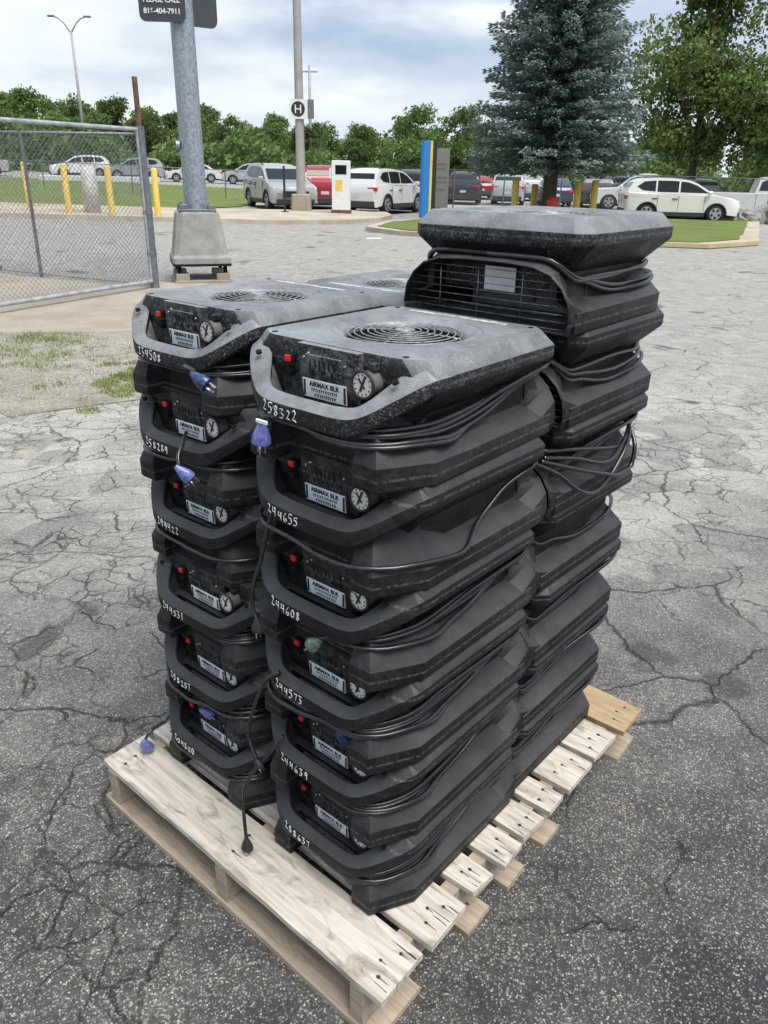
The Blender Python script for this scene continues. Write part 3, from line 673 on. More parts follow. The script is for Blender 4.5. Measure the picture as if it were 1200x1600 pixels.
def finish(root, arch, cx, cy):
    # ---- intake grille
    bm = nm_()
    for k, r in enumerate((.018, .031, .044, .057, .070, .083, .096, .108)):
        z = .2165-.006*(r/.108)**2
        tube(bm, [(cx+r*math.cos(a*math.pi/24), cy+r*math.sin(a*math.pi/24), z) for a in range(48)], .00135, 5, closed=True)
    for a in (0.3, 0.3+math.pi/2, 0.3+math.pi, 0.3+1.5*math.pi):
        tube(bm, [(cx+r*math.cos(a), cy+r*math.sin(a), .2145-.006*(r/.108)**2) for r in (0.004, .03, .06, .09, .112)], .0017, 5)
    cyl(bm, (cx, cy, .2135), (0, 0, 1), .0165, .004, 20)
    gr = obj('intake_grille', bm, M_WIRE, root)
    bm = nm_(); cyl(bm, (cx, cy, .152), (0, 0, 1), .04, .028, 24)
    for k in range(7):
        a = k*2*math.pi/7; M4 = Matrix.Translation((cx, cy, .165)) @ Matrix.Rotation(a, 4, 'Z') @ Matrix.Rotation(.5, 4, 'X'); box(bm, .035, .105, -.016, .016, -.001, .001, M=M4)
    obj('fan_rotor', bm, M_FAN, root, smooth=40)
    # torn sticker at the back of plate
    bm = nm_(); r = random.Random(4); A = []; B = []
    for k in range(22):
        x = -.125+.24*k/21; A.append(bm.verts.new((x, .447+r.uniform(-.005, .002), .2186))); B.append(bm.verts.new((x, .430+r.uniform(-.003, .005), .2186)))
    for k in range(21):
        bm.faces.new((A[k], A[k+1], B[k+1], B[k]))
    obj('torn_sticker', bm, M_STICK, root)
    # ---- mouth wires
    bm = nm_()
    def hw(z):
        for (x0, z0), (x1, z1) in zip(arch, arch[1:]):
            if z0 <= z <= z1: return (x0+(x1-x0)*(z-z0)/(z1-z0+1e-9))*.95
        return .1
    for k in range(8):
        z = .012+.0145*k; h = hw(z); tube(bm, [(-h, .503, z), (-h*.3, .504+.001*(k % 2), z), (h*.3, .503, z), (h, .503, z)], .0009, 5)
    for x in (-.09, .015, .11): tube(bm, [(x, .5055, .010), (x, .5055, .118)], .0010, 5)
    obj('outlet_grille', bm, M_WIRED, root)
    bm = nm_(); box(bm, -.045, .03, .455, .458, .066, .114)
    obj('duct_light_plate', bm, mat('duct_lit_grey', (0.60, 0.61, 0.60), 0.6, vary=.2), root)  # pale colour stands in for light entering through the intake
    bm = nm_(); tube(bm, [(-.080, .44, .116), (-.080, .44, .095), (-.078, .44, .075), (-.077, .44, .05)], [.004, .012, .007, .011], 8); obj('motor_bracket', bm, M_FAN, root)
    bm = nm_(); box(bm, -.16, .12, .36, .363, .020, .098); obj('added_duct_panel', bm, M_FAN, root)  # grey panel added to brighten the dark duct interior
    return root

# ---- handwriting
GL = {'0': [[(.5, 1), (.15, .8), (.1, .3), (.4, 0), (.8, .2), (.85, .7), (.5, 1)]],
 '1': [[(.5, 1), (.5, 0)]], '2': [[(.1, .8), (.45, 1), (.75, .75), (.5, .4), (.1, .05), (.45, .1), (.9, 0)]],
 '3': [[(.0, .98), (.8, 1), (.35, .6), (.85, .4), (.6, .02), (.0, .06)]],
 '4': [[(.2, 1), (.15, .5), (.8, .5)], [(.75, 1), (.7, 0)]],
 '5': [[(.95, 1), (.25, .98), (.18, .6), (.6, .62), (.85, .3), (.5, 0), (.0, .05)]],
 '6': [[(.65, 1.05), (.2, .6), (.1, .2), (.45, 0), (.85, .2), (.6, .42), (.15, .25)]],
 '7': [[(.1, .95), (.85, 1), (.45, 0)]],
 '8': [[(.5, .52), (.2, .8), (.5, 1), (.8, .8), (.5, .52), (.15, .25), (.5, 0), (.85, .25), (.5, .52)]],
 '9': [[(.8, .8), (.45, 1), (.15, .75), (.5, .5), (.8, .85), (.75, .4), (.65, 0)]]}
HPATH = [(-.158, .0035, 0), (-.132, -.0135, 0), (-.06, -.0185, 0), (.02, -.0195, 0)]
def number_mesh(s, seed):
    r = random.Random(seed); bm = nm_(); x = -.100; w_ = .0112; h0 = .0200
    def onh(xx, zz):
        # front face of the handle: curve in plan
        a = abs(xx); KX = [0, .083, .103, .122, .140, .158]; KY = [-.0145, -.0135, -.0105, -.0062, .0035, .0145]
        y = float(np.interp(a, KX, KY))
        return Vector((xx, y-.0006, zz))
    for k, ch in enumerate(s):
        hh = h0*r.uniform(.8, 1.05); zz = .0950+.001*r.uniform(-1, 1)+(.006 if x < -.095 else .002 if x < -.08 else 0)
        for st in GL[ch]:
            pts = [(x+(px+r.uniform(-.03, .03))*w_, zz+(pz+r.uniform(-.03, .03))*hh) for px, pz in st]
            fine = []
            for (a, b_), (c, d) in zip(pts, pts[1:]):
                for j in range(3): fine.append((a+(c-a)*j/3, b_+(d-b_)*j/3))
            fine.append(pts[-1]); tube(bm, [onh(*p) for p in fine], .0008*r.uniform(.85, 1.15), 5)
        x += w_*r.uniform(1.24, 1.46)
    me = bpy.data.meshes.new('inventory_number'); bm.to_mesh(me); bm.free(); me.materials.append(M_PAINT); return me

# ---- power cord wound in the waist
WP = [(0, .490), (.150, .488), (.164, .470), (.164, .115), (.128, .024), (.0, .024), (-.128, .024), (-.164, .115), (-.164, .470), (-.150, .488), (0, .490)]
def way(t):   # t 0..1 round the waist from the middle of the back, anticlockwise seen from +x side
    ds = [math.hypot(b_[0]-a[0], b_[1]-a[1]) for a, b_ in zip(WP, WP[1:])]; T = sum(ds); d = t*T
    for (a, b_), q in zip(zip(WP, WP[1:]), ds):
        if d <= q: k = d/q; return Vector((a[0]+(b_[0]-a[0])*k, a[1]+(b_[1]-a[1])*k)), Vector((a[1]-b_[1], b_[0]-a[0])).normalized()
        d -= q
    return Vector(WP[-1]), Vector((0, 1))
def cord_mesh(strands, seed, front=(.055, .088), back=(.135, .155), rad=.0050, sagr=(.0, .03)):
    r = random.Random(seed); bm = nm_()
    for s in range(strands):
        q_ = (s+r.uniform(-.6, .6))/max(1, strands-1); zf = front[0]+(front[1]-front[0])*q_; zb = back[0]+(back[1]-back[0])*r.random(); zf2 = zf+r.uniform(-.012, .012); zb2 = r.uniform(*back)
        sag = sagr[0]+(sagr[1]-sagr[0])*(1-q_); ex = r.uniform(.65, 1.05); ph = r.random()*6.28; extra = .0005+.0028*(s % 2); loose = r.uniform(.0, .006)
        pts = []; n = 96
        for i in range(n):
            t = i/n; p, nn = way(t)
            y = p.y; side = 1 if p.x > 0 else -1
            u = min(1, max(0, (.465-y)/.36)); u = u**ex; u = u*u*(3-2*u)*.6+u*.4
            z = (zb if side > 0 else zb2)*(1-u)+(zf if side > 0 else zf2)*u
            if u > 0: z -= sag*math.sin(math.pi*min(1, max(0, (.40-y)/.30)))*(1 if side > 0 else .6)
            z += .0026*math.sin(ph+t*15)+.0006*math.sin(ph*2+t*43)
            off = .0072+extra
            fr_ = min(1, max(0, (.22-y)/.12)); lo = .066+.034*fr_; sl_ = .042/.022*(1-fr_)+.90*fr_
            if z < lo: off += min((lo-z)*sl_, .040 if fr_ < .5 else .034)
            elif z > .116: off += (z-.116)*.92
            off += .003*fr_
            if y > .44 and abs(p.x) < .16: off = .006+extra; z = max(z, .142)
            off += loose*math.sin(math.pi*min(1, max(0, (.46-y)/.4)))
            q = p+nn*off*(1 if True else -1)
            pts.append((q.x, q.y, z))
        # smooth
        for _ in range(3):
            pts = [tuple((Vector(pts[i-1])+Vector(pts[i])*2+Vector(pts[(i+1) % n]))/4) for i in range(n)]
        tube(bm, pts, rad, 7, closed=True)
    me = bpy.data.meshes.new('power_cord'); bm.to_mesh(me); bm.free(); me.materials.append(M_CORD); return me
def plug(parent, loc, rot, m, s=1.0):
    """moulded plug with a cord collar and three prongs, pointing along local -Z"""
    bm = nm_()
    rings = []
    for z, w_, d in ((.012, .005, .005), (.006, .008, .007), (-.004, .012, .010), (-.016, .0165, .013), (-.026, .0175, .014), (-.030, .0165, .013)):
        rings.append([(w_*math.cos(a*math.pi/6)*s, d*math.sin(a*math.pi/6)*s, z*s) for a in range(12)])
    loft(bm, rings); o = obj('plug', bm, m, parent, smooth=50); o.location = loc; o.rotation_euler = rot
    bm = nm_()
    for x in (-.0065, .0065): box(bm, (x-.0009)*s, (x+.0009)*s, .001*s, .0075*s, -.048*s, -.029*s)
    cyl(bm, (0, -.0065*s, -.029*s), (0, 0, -1), .0024*s, .02*s, 8)
    obj('prongs', bm, M_CHROME, o); return o

proto = build_unit(); proto_closed = build_unit(True)
DUSTY = {}
def place_unit(u, v, z, yaw, label, num=None, strands=4, seed=1, dusty=False, first=False, src=None, **ck):
    o = copy_tree(src or proto)
    p = PM @ Vector((u, v, z)); o.location = p; o.rotation_euler = (0, 0, PYAW+yaw)
    tag(o, label, 'air mover', UNITS_GROUP)
    if dusty:
        for ch in o.children:
            if ch.name.split('.')[0] in ('top_shell', 'handle', 'handle_cheek', 'base_shell', 'outlet_block'):
                if ch.name.split('.')[0] == 'base_shell' : continue
                me = DUSTY.get(ch.data.name)
                if me is None:
                    me = ch.data.copy(); me.materials[0] = M_PLD; DUSTY[ch.data.name] = me
                ch.data = me
    if num: link('inventory_number', number_mesh(num, seed+50), o)
    if strands: link('power_cord', cord_mesh(strands, seed, **ck), o)
    return o
# positions (pallet frame), pitch 0.202 m
HP = .2015
ORD = ['lowest', 'second from the bottom', 'third from the bottom', 'fourth from the bottom', 'fifth from the bottom', 'topmost', 'topmost']
FR = [('288637', 0, 0, 0), ('244639', 0, -.002, .2), ('244573', 0, -.008, -.3), ('244608', .002, -.010, .3), ('244655', .004, -.010, 0), ('258322', .009, -.012, 1.2)]
fr = []
for i, (num, du, dv, a) in enumerate(FR):
    lab = 'black fan unit marked %s, %s of the front right stack' % (num, ORD[i])
    ck = {}
    if i == 4: ck = dict(front=(.060, .066), back=(.14, .15), sagr=(.03, .035))
    if i == 5: ck = dict(front=(.076, .102), back=(.120, .155), sagr=(.0, .024))
    if i in (0, 1, 2, 3): ck = dict(front=(.082, .106), back=(.115, .155), sagr=(-.004, .026))
    fr.append(place_unit(.72+du, .125+dv, .14+HP*i, R(a), lab, num, (6, 5, 6, 5, 1, 5)[i], 100+i, dusty=(i == 5), first=(i == 0), **ck))
FL = [('204800', .012, .004, 0), ('258257', .018, .010, .5), ('244531', .013, .014, 1.0), ('294422', -.030, .052, 1.0), ('258289', -.038, .050, 1.4), ('234508', -.057, .068, 1.0)]
fl = []
for i, (num, du, dv, a) in enumerate(FL):
    lab = 'black fan unit marked %s, %s of the front left stack' % (num, ORD[i])
    fl.append(place_unit(.266+du, .130+dv, .14+HP*i*1.003, R(a), lab, num, (5, 5, 5, 1, 5, 4)[i], 200+i, dusty=(i == 5), front=(.084, .106), back=(.12, .15), sagr=(0, .01)))
rr_ = []
for i in range(7):
    du = (0, .002, .008, .012, .018, .022, .022)[i]; dv = (0, .0, .0, .0, .0, .004, .006)[i]
    lab = 'fan unit turned back to front, %s of the tall rear right stack' % ORD[i]
    if i == 6: lab = 'dusty fan unit with wire-grilled outlet facing front, on top of the tall rear right stack'
    if i == 5: lab = 'fan unit turned back to front, right under the topmost of the tall rear stack'
    du -= .010
    if i == 6: dv -= .035
    rr_.append(place_unit(.715+du, 1.148+dv, .14+HP*i-(.004 if i == 6 else 0), math.pi+R((0, 0, .5, -.5, .3, .5, 1.0)[i]), lab, None, (5, 4, 3, 1, 4, 3, 4)[i], 300+i, dusty=(i == 6), src=proto_closed, first=(i == 0), front=(.085, .11) if i > 4 else (.12, .15), back=(.085, .11) if i > 3 else (.075, .10)))
rl_ = []
for i in range(6):
    lab = 'black fan unit at the back left, %s of the rear left stack' % ORD[i]
    if i == 5: lab = 'dusty fan unit seen between the two front top units, on the rear left stack'
    rl_.append(place_unit(.27+.002*i, 1.150+.004*i, .14+HP*i, math.pi+R(.3*i), lab, None, 3, 400+i, dusty=(i == 5), src=proto_closed))

def drop_tree(o):
    for ch in list(o.children): drop_tree(ch)
    bpy.data.objects.remove(o)
drop_tree(proto); drop_tree(proto_closed)
# plugs and hanging cord ends (unit-local coordinates)
def loc_of(unit, u, v, z):
    q = PM @ Vector((u, v, z)); return Matrix.Translation(unit.location).inverted() @ q if False else (Matrix.Translation(unit.location) @ Matrix.Rotation(unit.rotation_euler.z, 4, 'Z')).inverted() @ q
def tail(unit, pts, pm, rot, s=1.15, name='cord_end'):
    P_ = [loc_of(unit, *p) for p in pts]
    out = []
    for i in range(len(P_)-1):
        p0, p1, p2, p3 = [P_[max(0, min(len(P_)-1, k))] for k in (i-1, i, i+1, i+2)]
        for j in range(8):
            t = j/8; out.append(.5*((2*p1)+(-p0+p2)*t+(2*p0-5*p1+4*p2-p3)*t*t+(-p0+3*p1-3*p2+p3)*t**3))
    out.append(P_[-1]); bm = nm_(); tube(bm, out, .0043, 7); c = obj(name, bm, M_CORD, unit)
    plug(c, out[-1]+Vector((0, 0, -.006)), rot, pm, s); return c
tail(fr[5], [(.69, .12, 1.235), (.66, .10, 1.24), (.635, .094, 1.235), (.632, .092, 1.222)], M_BLUEPLUG, (0.1, 0.1, .5), 1.05)
bm = nm_(); q = loc_of(fr[5], .640, .086, 1.229); box(bm, q.x-.014, q.x+.014, q.y-.003, q.y+.002, q.z-.003, q.z+.004); obj('cord_tag', bm, M_WHITEP, fr[5], bevel=(.001, 1))
tail(fl[5], [(.36, .13, 1.275), (.40, .118, 1.277), (.415, .114, 1.272)], M_NAVYPLUG, (.1, -1.0, .2), .95)
tail(fl[4], [(.30, .16, 1.115), (.335, .125, 1.105), (.350, .102, 1.090), (.362, .094, 1.070)], M_BLUEPLUG, (.4, -.7, .2), .95)
tail(fl[0], [(.30, .17, .40), (.285, .16, .385), (.276, .152, .372)], M_BLUEPLUG, (.5, -.8, .2), .9)
tail(fr[1], [(.80, .19, .60), (.775, .165, .59), (.762, .150, .575)], M_NAVYPLUG, (.4, -.5, .2), 1.0)
tail(fr[3], [(.80, .13, .812), (.77, .118, .822), (.745, .110, .812)], M_TEALPLUG, (.2, .8, .2), .95)
tail(fl[1], [(.10, .26, .30), (.07, .17, .22), (.075, .115, .215), (.078, .088, .195)], M_BLUEPLUG, (.5, .1, .5), 1.15)
tail(fr[4], [(.66, .11, 1.06), (.632, .105, 1.04), (.600, .098, .93), (.582, .094, .88), (.578, .090, .83), (.590, .09, .80)], M_INK, (0, 0, .3), .75)
tail(fr[2], [(.63, .11, .68), (.60, .095, .65), (.565, .09, .57), (.545, .085, .50), (.555, .082, .46), (.572, .08, .435)], M_INK, (0, -.5, .3), .6)
tail(fr[1], [(.62, .12, .50), (.60, .10, .46), (.565, .08, .40), (.538, .072, .34), (.532, .066, .28), (.540, .060, .215), (.545, .058, .190)], M_INK, (0, 0, .4), .85)
for k, pts in enumerate(([(.905, .63, 1.10), (.915, .76, 1.075), (.932, .93, 1.041), (.932, .985, 1.05), (.905, 1.06, 1.06)],
                         [(.905, .63, 1.085), (.925, .74, 1.06), (.945, .86, 1.025), (.937, .96, 1.045), (.91, 1.05, 1.07)],
                         [(.905, .62, 1.08), (.935, .73, 1.04), (.952, .835, 1.005), (.955, .92, .98), (.955, .985, .985), (.952, 1.0, 1.03), (.93, 1.02, 1.06)],
                         [(.90, .60, 1.08), (.93, .66, 1.045), (.952, .715, 1.0), (.955, .795, .971), (.953, .873, .986), (.947, .96, 1.04), (.92, 1.03, 1.065)])):
    P_ = [loc_of(rr_[4], *p) for p in pts]; out = []
    for i in range(len(P_)-1):
        p0, p1, p2, p3 = [P_[max(0, min(len(P_)-1, q))] for q in (i-1, i, i+1, i+2)]
        for j in range(8):
            t = j/8; out.append(.5*((2*p1)+(-p0+p2)*t+(2*p0-5*p1+4*p2-p3)*t*t+(-p0+3*p1-3*p2+p3)*t**3))
    out.append(P_[-1]); bm = nm_(); tube(bm, out, .0054, 7); obj('loose_cord_loop', bm, M_CORD, rr_[4])

# ================================================================== BACKGROUND
# ---- lamp post on concrete pedestal
lx, ly = -2.93, 12.45; g0 = zt(lx, ly)
lp = empty('lamp_post', (lx, ly, g0), R(18), 'thick galvanised steel post bolted on a tapered concrete pedestal', 'light pole')
bm = nm_()
for sx in (-1, 1):
    for sy in (-1, 1): box(bm, sx*.30-.1, sx*.30+.1, sy*.30-.1, sy*.30+.1, 0, .14)
box(bm, -.42, .42, -.42, .42, -.02, .04)
obj('footing', bm, M_CONC, lp, bevel=(.01, 1))
bm = nm_(); 
for sx in (-1, 1):
    for sy in (-1, 1): cyl(bm, (sx*.34, sy*.34, .12), (0, 0, 1), .03, .14, 10)
box(bm, -.43, .43, -.43, .43, .245, .275)
obj('levelling_bolts', bm, M_DARK, lp)
bm = nm_()
def sqr(h, z, c=.05): return [(h-c, -h, z), (h, -h+c, z), (h, h-c, z), (h-c, h, z), (-h+c, h, z), (-h, h-c, z), (-h, -h+c, z), (-h+c, -h, z)]
loft(bm, [sqr(.43, .275, .03), sqr(.43, .36, .03), sqr(.40, .40, .06), sqr(.315, .98, .10), sqr(.30, 1.0, .10)])
obj('pedestal', bm, M_CONCP, lp, bevel=(.008, 1))
bm = nm_(); box(bm, -.27, .27, -.27, .27, 1.0, 1.04)
for sx in (-1, 1):
    for sy in (-1, 1): cyl(bm, (sx*.2, sy*.2, 1.03), (0, 0, 1), .035, .09, 8); box(bm, sx*.2-.06, sx*.2+.06, sy*.2-.06, sy*.2+.06, 1.04, 1.10)
obj('base_plate', bm, M_GALVD, lp, bevel=(.005, 1))
bm = nm_(); tube(bm, [(0, 0, 1.04), (-.0, 0, 4), (-.0, 0, 10)], [.170, .160, .125], 24)
obj('pole_shaft', bm, M_GALV, lp, smooth=60)
bm = nm_(); cyl(bm, (-.17, -.02, 1.9), (-1, 0, 0), .06, .05, 16); obj('hand_hole_cover', bm, M_GALV, lp, smooth=50)
M_SIGN = mat('dark_grey_sign', (0.045, 0.05, 0.058), 0.5, vary=.15)
def signtext(s, size, loc, rot, parent, m, name='lettering'):
    cu = bpy.data.curves.new(name, 'FONT'); cu.body = s; cu.size = size; cu.extrude = .002; cu.align_x = 'CENTER'; cu.offset = .002
    o = bpy.data.objects.new(name, cu); COL.objects.link(o); dg = bpy.context.evaluated_depsgraph_get(); dg.update()
    me = bpy.data.meshes.new_from_object(o.evaluated_get(dg)); bpy.data.objects.remove(o)
    o2 = link(name, me, parent, m); o2.location = loc; o2.rotation_euler = rot; return o2
def rsign(w, h, r, t):
    bm = nm_(); pts = []
    for cx, cy, a0 in ((w/2-r, -h/2+r, -90), (w/2-r, h/2-r, 0), (-w/2+r, h/2-r, 90), (-w/2+r, -h/2+r, 180)):
        for k in range(5): a = R(a0+22.5*k); pts.append((cx+r*math.cos(a), cy+r*math.sin(a)))
    loft(bm, [[(x, 0, z) for x, z in pts], [(x, t, z) for x, z in pts]]); return bm
sg = empty('pole_sign', (lx-.20, ly-.24, g0+3.78), R(3), 'dark grey notice sign with white phone number strapped on the steel post', 'sign')
bm = rsign(.62, .75, .08, .02); obj('sign_panel', bm, M_SIGN, sg)
signtext('PLEASE CALL', .085, (0.0, -.006, -.15), (R(90), 0, 0), sg, M_WHT)
signtext('816-404-7911', .088, (0.0, -.006, -.28), (R(90), 0, 0), sg, M_WHT)
sg2 = empty('pole_sign', (lx+.22, ly+.20, g0+3.80), R(35), 'plain dark grey rounded sign on the far side of the steel post', 'sign')
bm = rsign(.5, .78, .1, .02); obj('sign_panel', bm, M_SIGN, sg2)

# ---- chain link fences
def mesh_panel(name, L_, h, z0, sp, r, m, parent, wave=0):
    bm = nm_(); n = int((L_+h)/sp)+1
    for k in range(n):
        s0 = k*sp
        # going up-right : x = s0-h + t
        x0 = s0-h; a = max(0, -x0); b_ = min(h, L_-x0)
        if b_-a > .02:
            tube(bm, [(x0+a, .002, z0+a), (x0+b_, .002, z0+b_)], r, 3, cap=False)
            tube(bm, [(x0+a, -.002, z0+h-a), (x0+b_, -.002, z0+h-b_)], r, 3, cap=False)
    return obj(name, bm, m, parent)
def fence(name, A, B, h, posts, label, sp=.075, r=.0022, post_r=.03, rail=True, botrail=False, bottom=0.05, m=M_GALVD, wirem=None, braces=0):
    d = Vector((B[0]-A[0], B[1]-A[1])); L_ = d.length; a = math.atan2(d.y, d.x); z0 = zt(*A); dz = zt(*B)-z0
    f = empty(name, (A[0], A[1], z0), a, label, 'fence'); f.rotation_euler = (0, -math.atan2(dz, L_), a)
    mesh_panel('wire_mesh', L_, h-bottom-.02, bottom, sp, r, wirem or m, f)
    for i, t in enumerate(posts):
        bm = nm_(); cyl(bm, (t*L_, .012, -.1), (0, 0, 1), post_r, h+.12, 12); obj('fence_post', bm, m, f, smooth=60)
    if rail:
        bm = nm_(); tube(bm, [(0, .01, h), (L_, .01, h)], .022, 10); obj('top_rail', bm, m, f)
    if botrail:
        bm = nm_(); tube(bm, [(0, .01, bottom), (L_, .01, bottom)], botrail, 8); obj('bottom_rail', bm, m, f)
    return f
gp_ = (-3.38, 11.47)
fence('chain_link_fence', gp_, (-10.2, 14.3), 2.0, (.29, .62, .97), 'chain link fence with thin round posts running left behind the open gate', sp=.072, r=.0024, botrail=.007, bottom=.04, post_r=.026)
gt = empty('chain_link_gate', (gp_[0], gp_[1], zt(*gp_)), math.atan2(8.55-11.47, -4.86+3.38), 'open chain link gate in pipe frame swung out to the left foreground', 'gate')
mesh_panel('wire_mesh', 3.4, 1.92, .10, .072, .0024, M_GALVD, gt)
bm = nm_(); tube(bm, [(0.05, 0, .10), (3.4, 0, .10)], .028, 10); tube(bm, [(0.05, 0, 2.06), (3.4, 0, 2.06)], .026, 10); tube(bm, [(0.05, 0, .10), (.05, 0, 2.06)], .022, 10); tube(bm, [(3.4, 0, .10), (3.4, 0, 2.06)], .026, 10)
obj('gate_frame', bm, mat('bright_pipe', (0.42, 0.44, 0.46), .45, .5, vary=.3, vscale=9), gt, smooth=60)
bm = nm_(); cyl(bm, (0, 0, -.05), (0, 0, 1), .062, 2.15, 18); cyl(bm, (0, 0, .45), (0, 0, 1), .07, .05, 18); cyl(bm, (.0, 0, 1.0), (0, 0, 1), .07, .05, 18)
hp = empty('gate_post', (gp_[0], gp_[1], zt(*gp_)), 0, 'thick grey gate hinge post with a rusty pipe sticking up out of it', 'post')
obj('post_body', bm, M_GALVD, hp, smooth=60)
bm = nm_(); cyl(bm, (0, .0, 2.0), (0, 0, 1), .036, .68, 12); obj('rusty_pipe', bm, M_RUST, hp, smooth=60)

fence('chain_link_fence', (1.9, 41.5), (12.0, 37.3), 1.75, (.12, .35, .60, .98), 'low chain link fence beyond the grass island, in front of parked cars', sp=.16, r=.004, post_r=.035, botrail=.02, bottom=.25)
fence('chain_link_fence', (12.0, 37.3), (30, 39.5), 1.75, (.3, .65), 'chain link fence section in front of the white crossover at the right', sp=.12, r=.004, post_r=.04, botrail=.006, bottom=.1)
fence('chain_link_fence', (-30, 45.5), (-5.6, 40), 1.3, (.1, .3, .5, .7, .9, .98), 'low wire fence crossing the far lawn', sp=.3, r=.004, post_r=.03, botrail=False)

# ---- yellow bollards
def bollard(x, y, h, r, label, grp, wrap=None):
    z = zt(x, y); o = empty('yellow_bollard', (x, y, z+.12), 0, label, 'bollard', grp)
    bm = nm_(); tube(bm, [(0, 0, -.15), (0, 0, h-.04), (0, 0, h-.01), (0, 0, h)], [r, r, r*.8, r*.3], 16); obj('bollard_sleeve', bm, M_YEL, o, smooth=60)
    bm = nm_(); cyl(bm, (0, 0, -.02), (0, 0, 1), r*1.25, .05, 16); obj('bollard_base', bm, M_KERB, o, smooth=60); return o
GB = 'yellow bollards on the kerb median'; PB = ['leftmost', 'second from the left', 'third from the left', 'fourth from the left', 'rightmost']
for i, ((px, py), s) in enumerate(zip([(-11.45, 23.7), (-10.45, 23.9), (-9.25, 23.7), (-7.95, 23.5), (-6.75, 23.9)], PB)):
    bollard(px, py, 1.30, .085, 'yellow bollard on the kerb behind the gate, %s of the five' % s, GB)
GB2 = 'yellow bollards on the grass island'
for (px, py, h), s in zip([(4.50, 30.0, 1.36), (5.40, 31.2, 1.20), (6.75, 30.0, 1.34), (7.35, 30.0, 1.40)], ['first one left of the trunk', 'short one left of the trunk', 'first one right of the trunk', 'tallest one right of the trunk']):
    bollard(px, py, h, .125, 'thick yellow bollard on the island, %s' % s, GB2)
# white post on median
bm = nm_(); tube(bm, [(0, 0, 0), (.01, 0, 1.1), (.02, 0, 1.25)], [.24, .21, .12], 10)
o = obj('white_post', bm, mat('flaking_white', (.55, .54, .50), .8, vary=.35, vscale=9)); o.location = (-8.75, 24.2, zt(-8.75, 24.2)+.13); tag(o, 'stout white painted post between the yellow bollards', 'post')
# wheel stop / white barrier on far lawn edge
bm = nm_(); box(bm, -4, 4, -.2, .2, 0, .35); o = obj('barrier_rail', bm, M_WHT, bevel=(.03, 1)); o.location = (-19.5, 56, zt(-19.5, 56)+.1); tag(o, 'long low white barrier in front of the cars at far left', 'barrier')
# red cone behind fence at left edge
cn = empty('traffic_cone', (-6.55, 12.9, zt(-6.5, 12.9)), 0, 'red traffic cone behind the fence at the left edge', 'traffic cone')
bm = nm_(); tube(bm, [(0, 0, .03), (0, 0, .65), (0, 0, .7)], [.16, .035, .03], 16); obj('cone_body', bm, mat('cone_red', (.62, .05, .04), .5), cn, smooth=50)
bm = nm_(); box(bm, -.2, .2, -.2, .2, 0, .035); obj('cone_base', bm, M_DARK, cn)
# island furniture
def at(name, x, y, label, cat, rz=0, dz=0.0, grp=None): return empty(name, (x, y, zt(x, y)+dz), rz, label, cat, grp)
hpz = at('light_pole', -3.28, 30.6, 'tall slim grey pole with a small white letter H sign on it', 'light pole', dz=.12)
bm = nm_(); loft(bm, [sqr(.36, -.15, .06), sqr(.33, .55, .06), sqr(.30, .58, .06)]); obj('pole_base', bm, M_CONC, hpz)
M_POLE = mat('grey_painted_pole', (.33, .32, .31), .6, vary=.15, vscale=3)
bm = nm_(); tube(bm, [(0, 0, .56), (0, 0, 6), (0, 0, 12.5)], [.17, .14, .10], 14); obj('pole_shaft', bm, M_POLE, hpz, smooth=60)
bm = rsign(.62, .62, .05, .02); sgn = obj('letter_sign', bm, M_WHT, hpz); sgn.location = (-.02, -.20, 3.35)
bm = nm_(); cyl(bm, (0, -.004, 0), (0, -1, 0), .24, .008, 24); obj('sign_disc', bm, M_INK, sgn)
signtext('H', .38, (0, -.014, -.13), (R(90), 0, 0), sgn, M_WHT)
bm = nm_(); box(bm, .33, .55, 0, .1, -.3, .3); obj('sign_side_box', bm, M_GALVD, sgn)
kb = at('pay_machine', -1.78, 30.2, 'white ticket machine cabinet with a yellow sticker on the median', 'ticket machine', dz=.13)
bm = nm_(); box(bm, -.33, .33, -.22, .22, .10, 1.75); obj('cabinet', bm, M_WHT, kb, bevel=(.02, 2))
bm = nm_(); box(bm, -.36, .36, -.25, .25, 0, .1); obj('cabinet_base', bm, M_RUST, kb)
bm = nm_(); box(bm, -.20, .06, -.226, -.222, .75, 1.12); obj('yellow_sticker', bm, M_YEL, kb)
bm = nm_(); box(bm, -.42, -.33, -.18, .1, 1.15, 1.5); obj('side_box', bm, M_WHT, kb, bevel=(.01, 1))
bm = nm_(); box(bm, -.2, .2, -.23, -.222, 1.3, 1.6); obj('screen', bm, M_DARK, kb)
tp = at('thin_post', -3.72, 29.2, 'thin black post at the edge of the median beside the silver crossover', 'post', dz=.12)
bm = nm_(); cyl(bm, (0, 0, 0), (0, 0, 1), .04, 1.5, 10); obj('post_shaft', bm, M_INK, tp, smooth=60); bm = nm_(); box(bm, -.12, .12, -.12, .12, 0, .03); obj('post_foot', bm, M_INK, tp)
bs = at('sign_pylon', 1.22, 29.2, 'narrow blue sign pylon with a yellow edge behind the rear fan stack', 'sign', rz=R(25), dz=.1)
bm = nm_(); box(bm, -.16, .10, -.1, .1, 0, 2.5); obj('blue_face', bm, mat('blue_paint', (.02, .19, .55), .4), bs)
bm = nm_(); box(bm, .10, .19, -.11, .11, 0, 2.5); obj('yellow_edge', bm, M_YEL, bs)
bm = nm_(); box(bm, .19, .36, -.1, .1, 0, 2.5); obj('black_side', bm, M_INK, bs)
gs = at('grey_sign', 1.72, 29.9, 'grey board sign with small faint lines of text beside the blue pylon', 'sign', dz=.1)
bm = nm_(); box(bm, -.36, .36, 0, .06, .35, 2.3); obj('sign_board', bm, mat('sign_grey', (.22, .215, .20), .6), gs); 
rl = random.Random(5); bm = nm_()
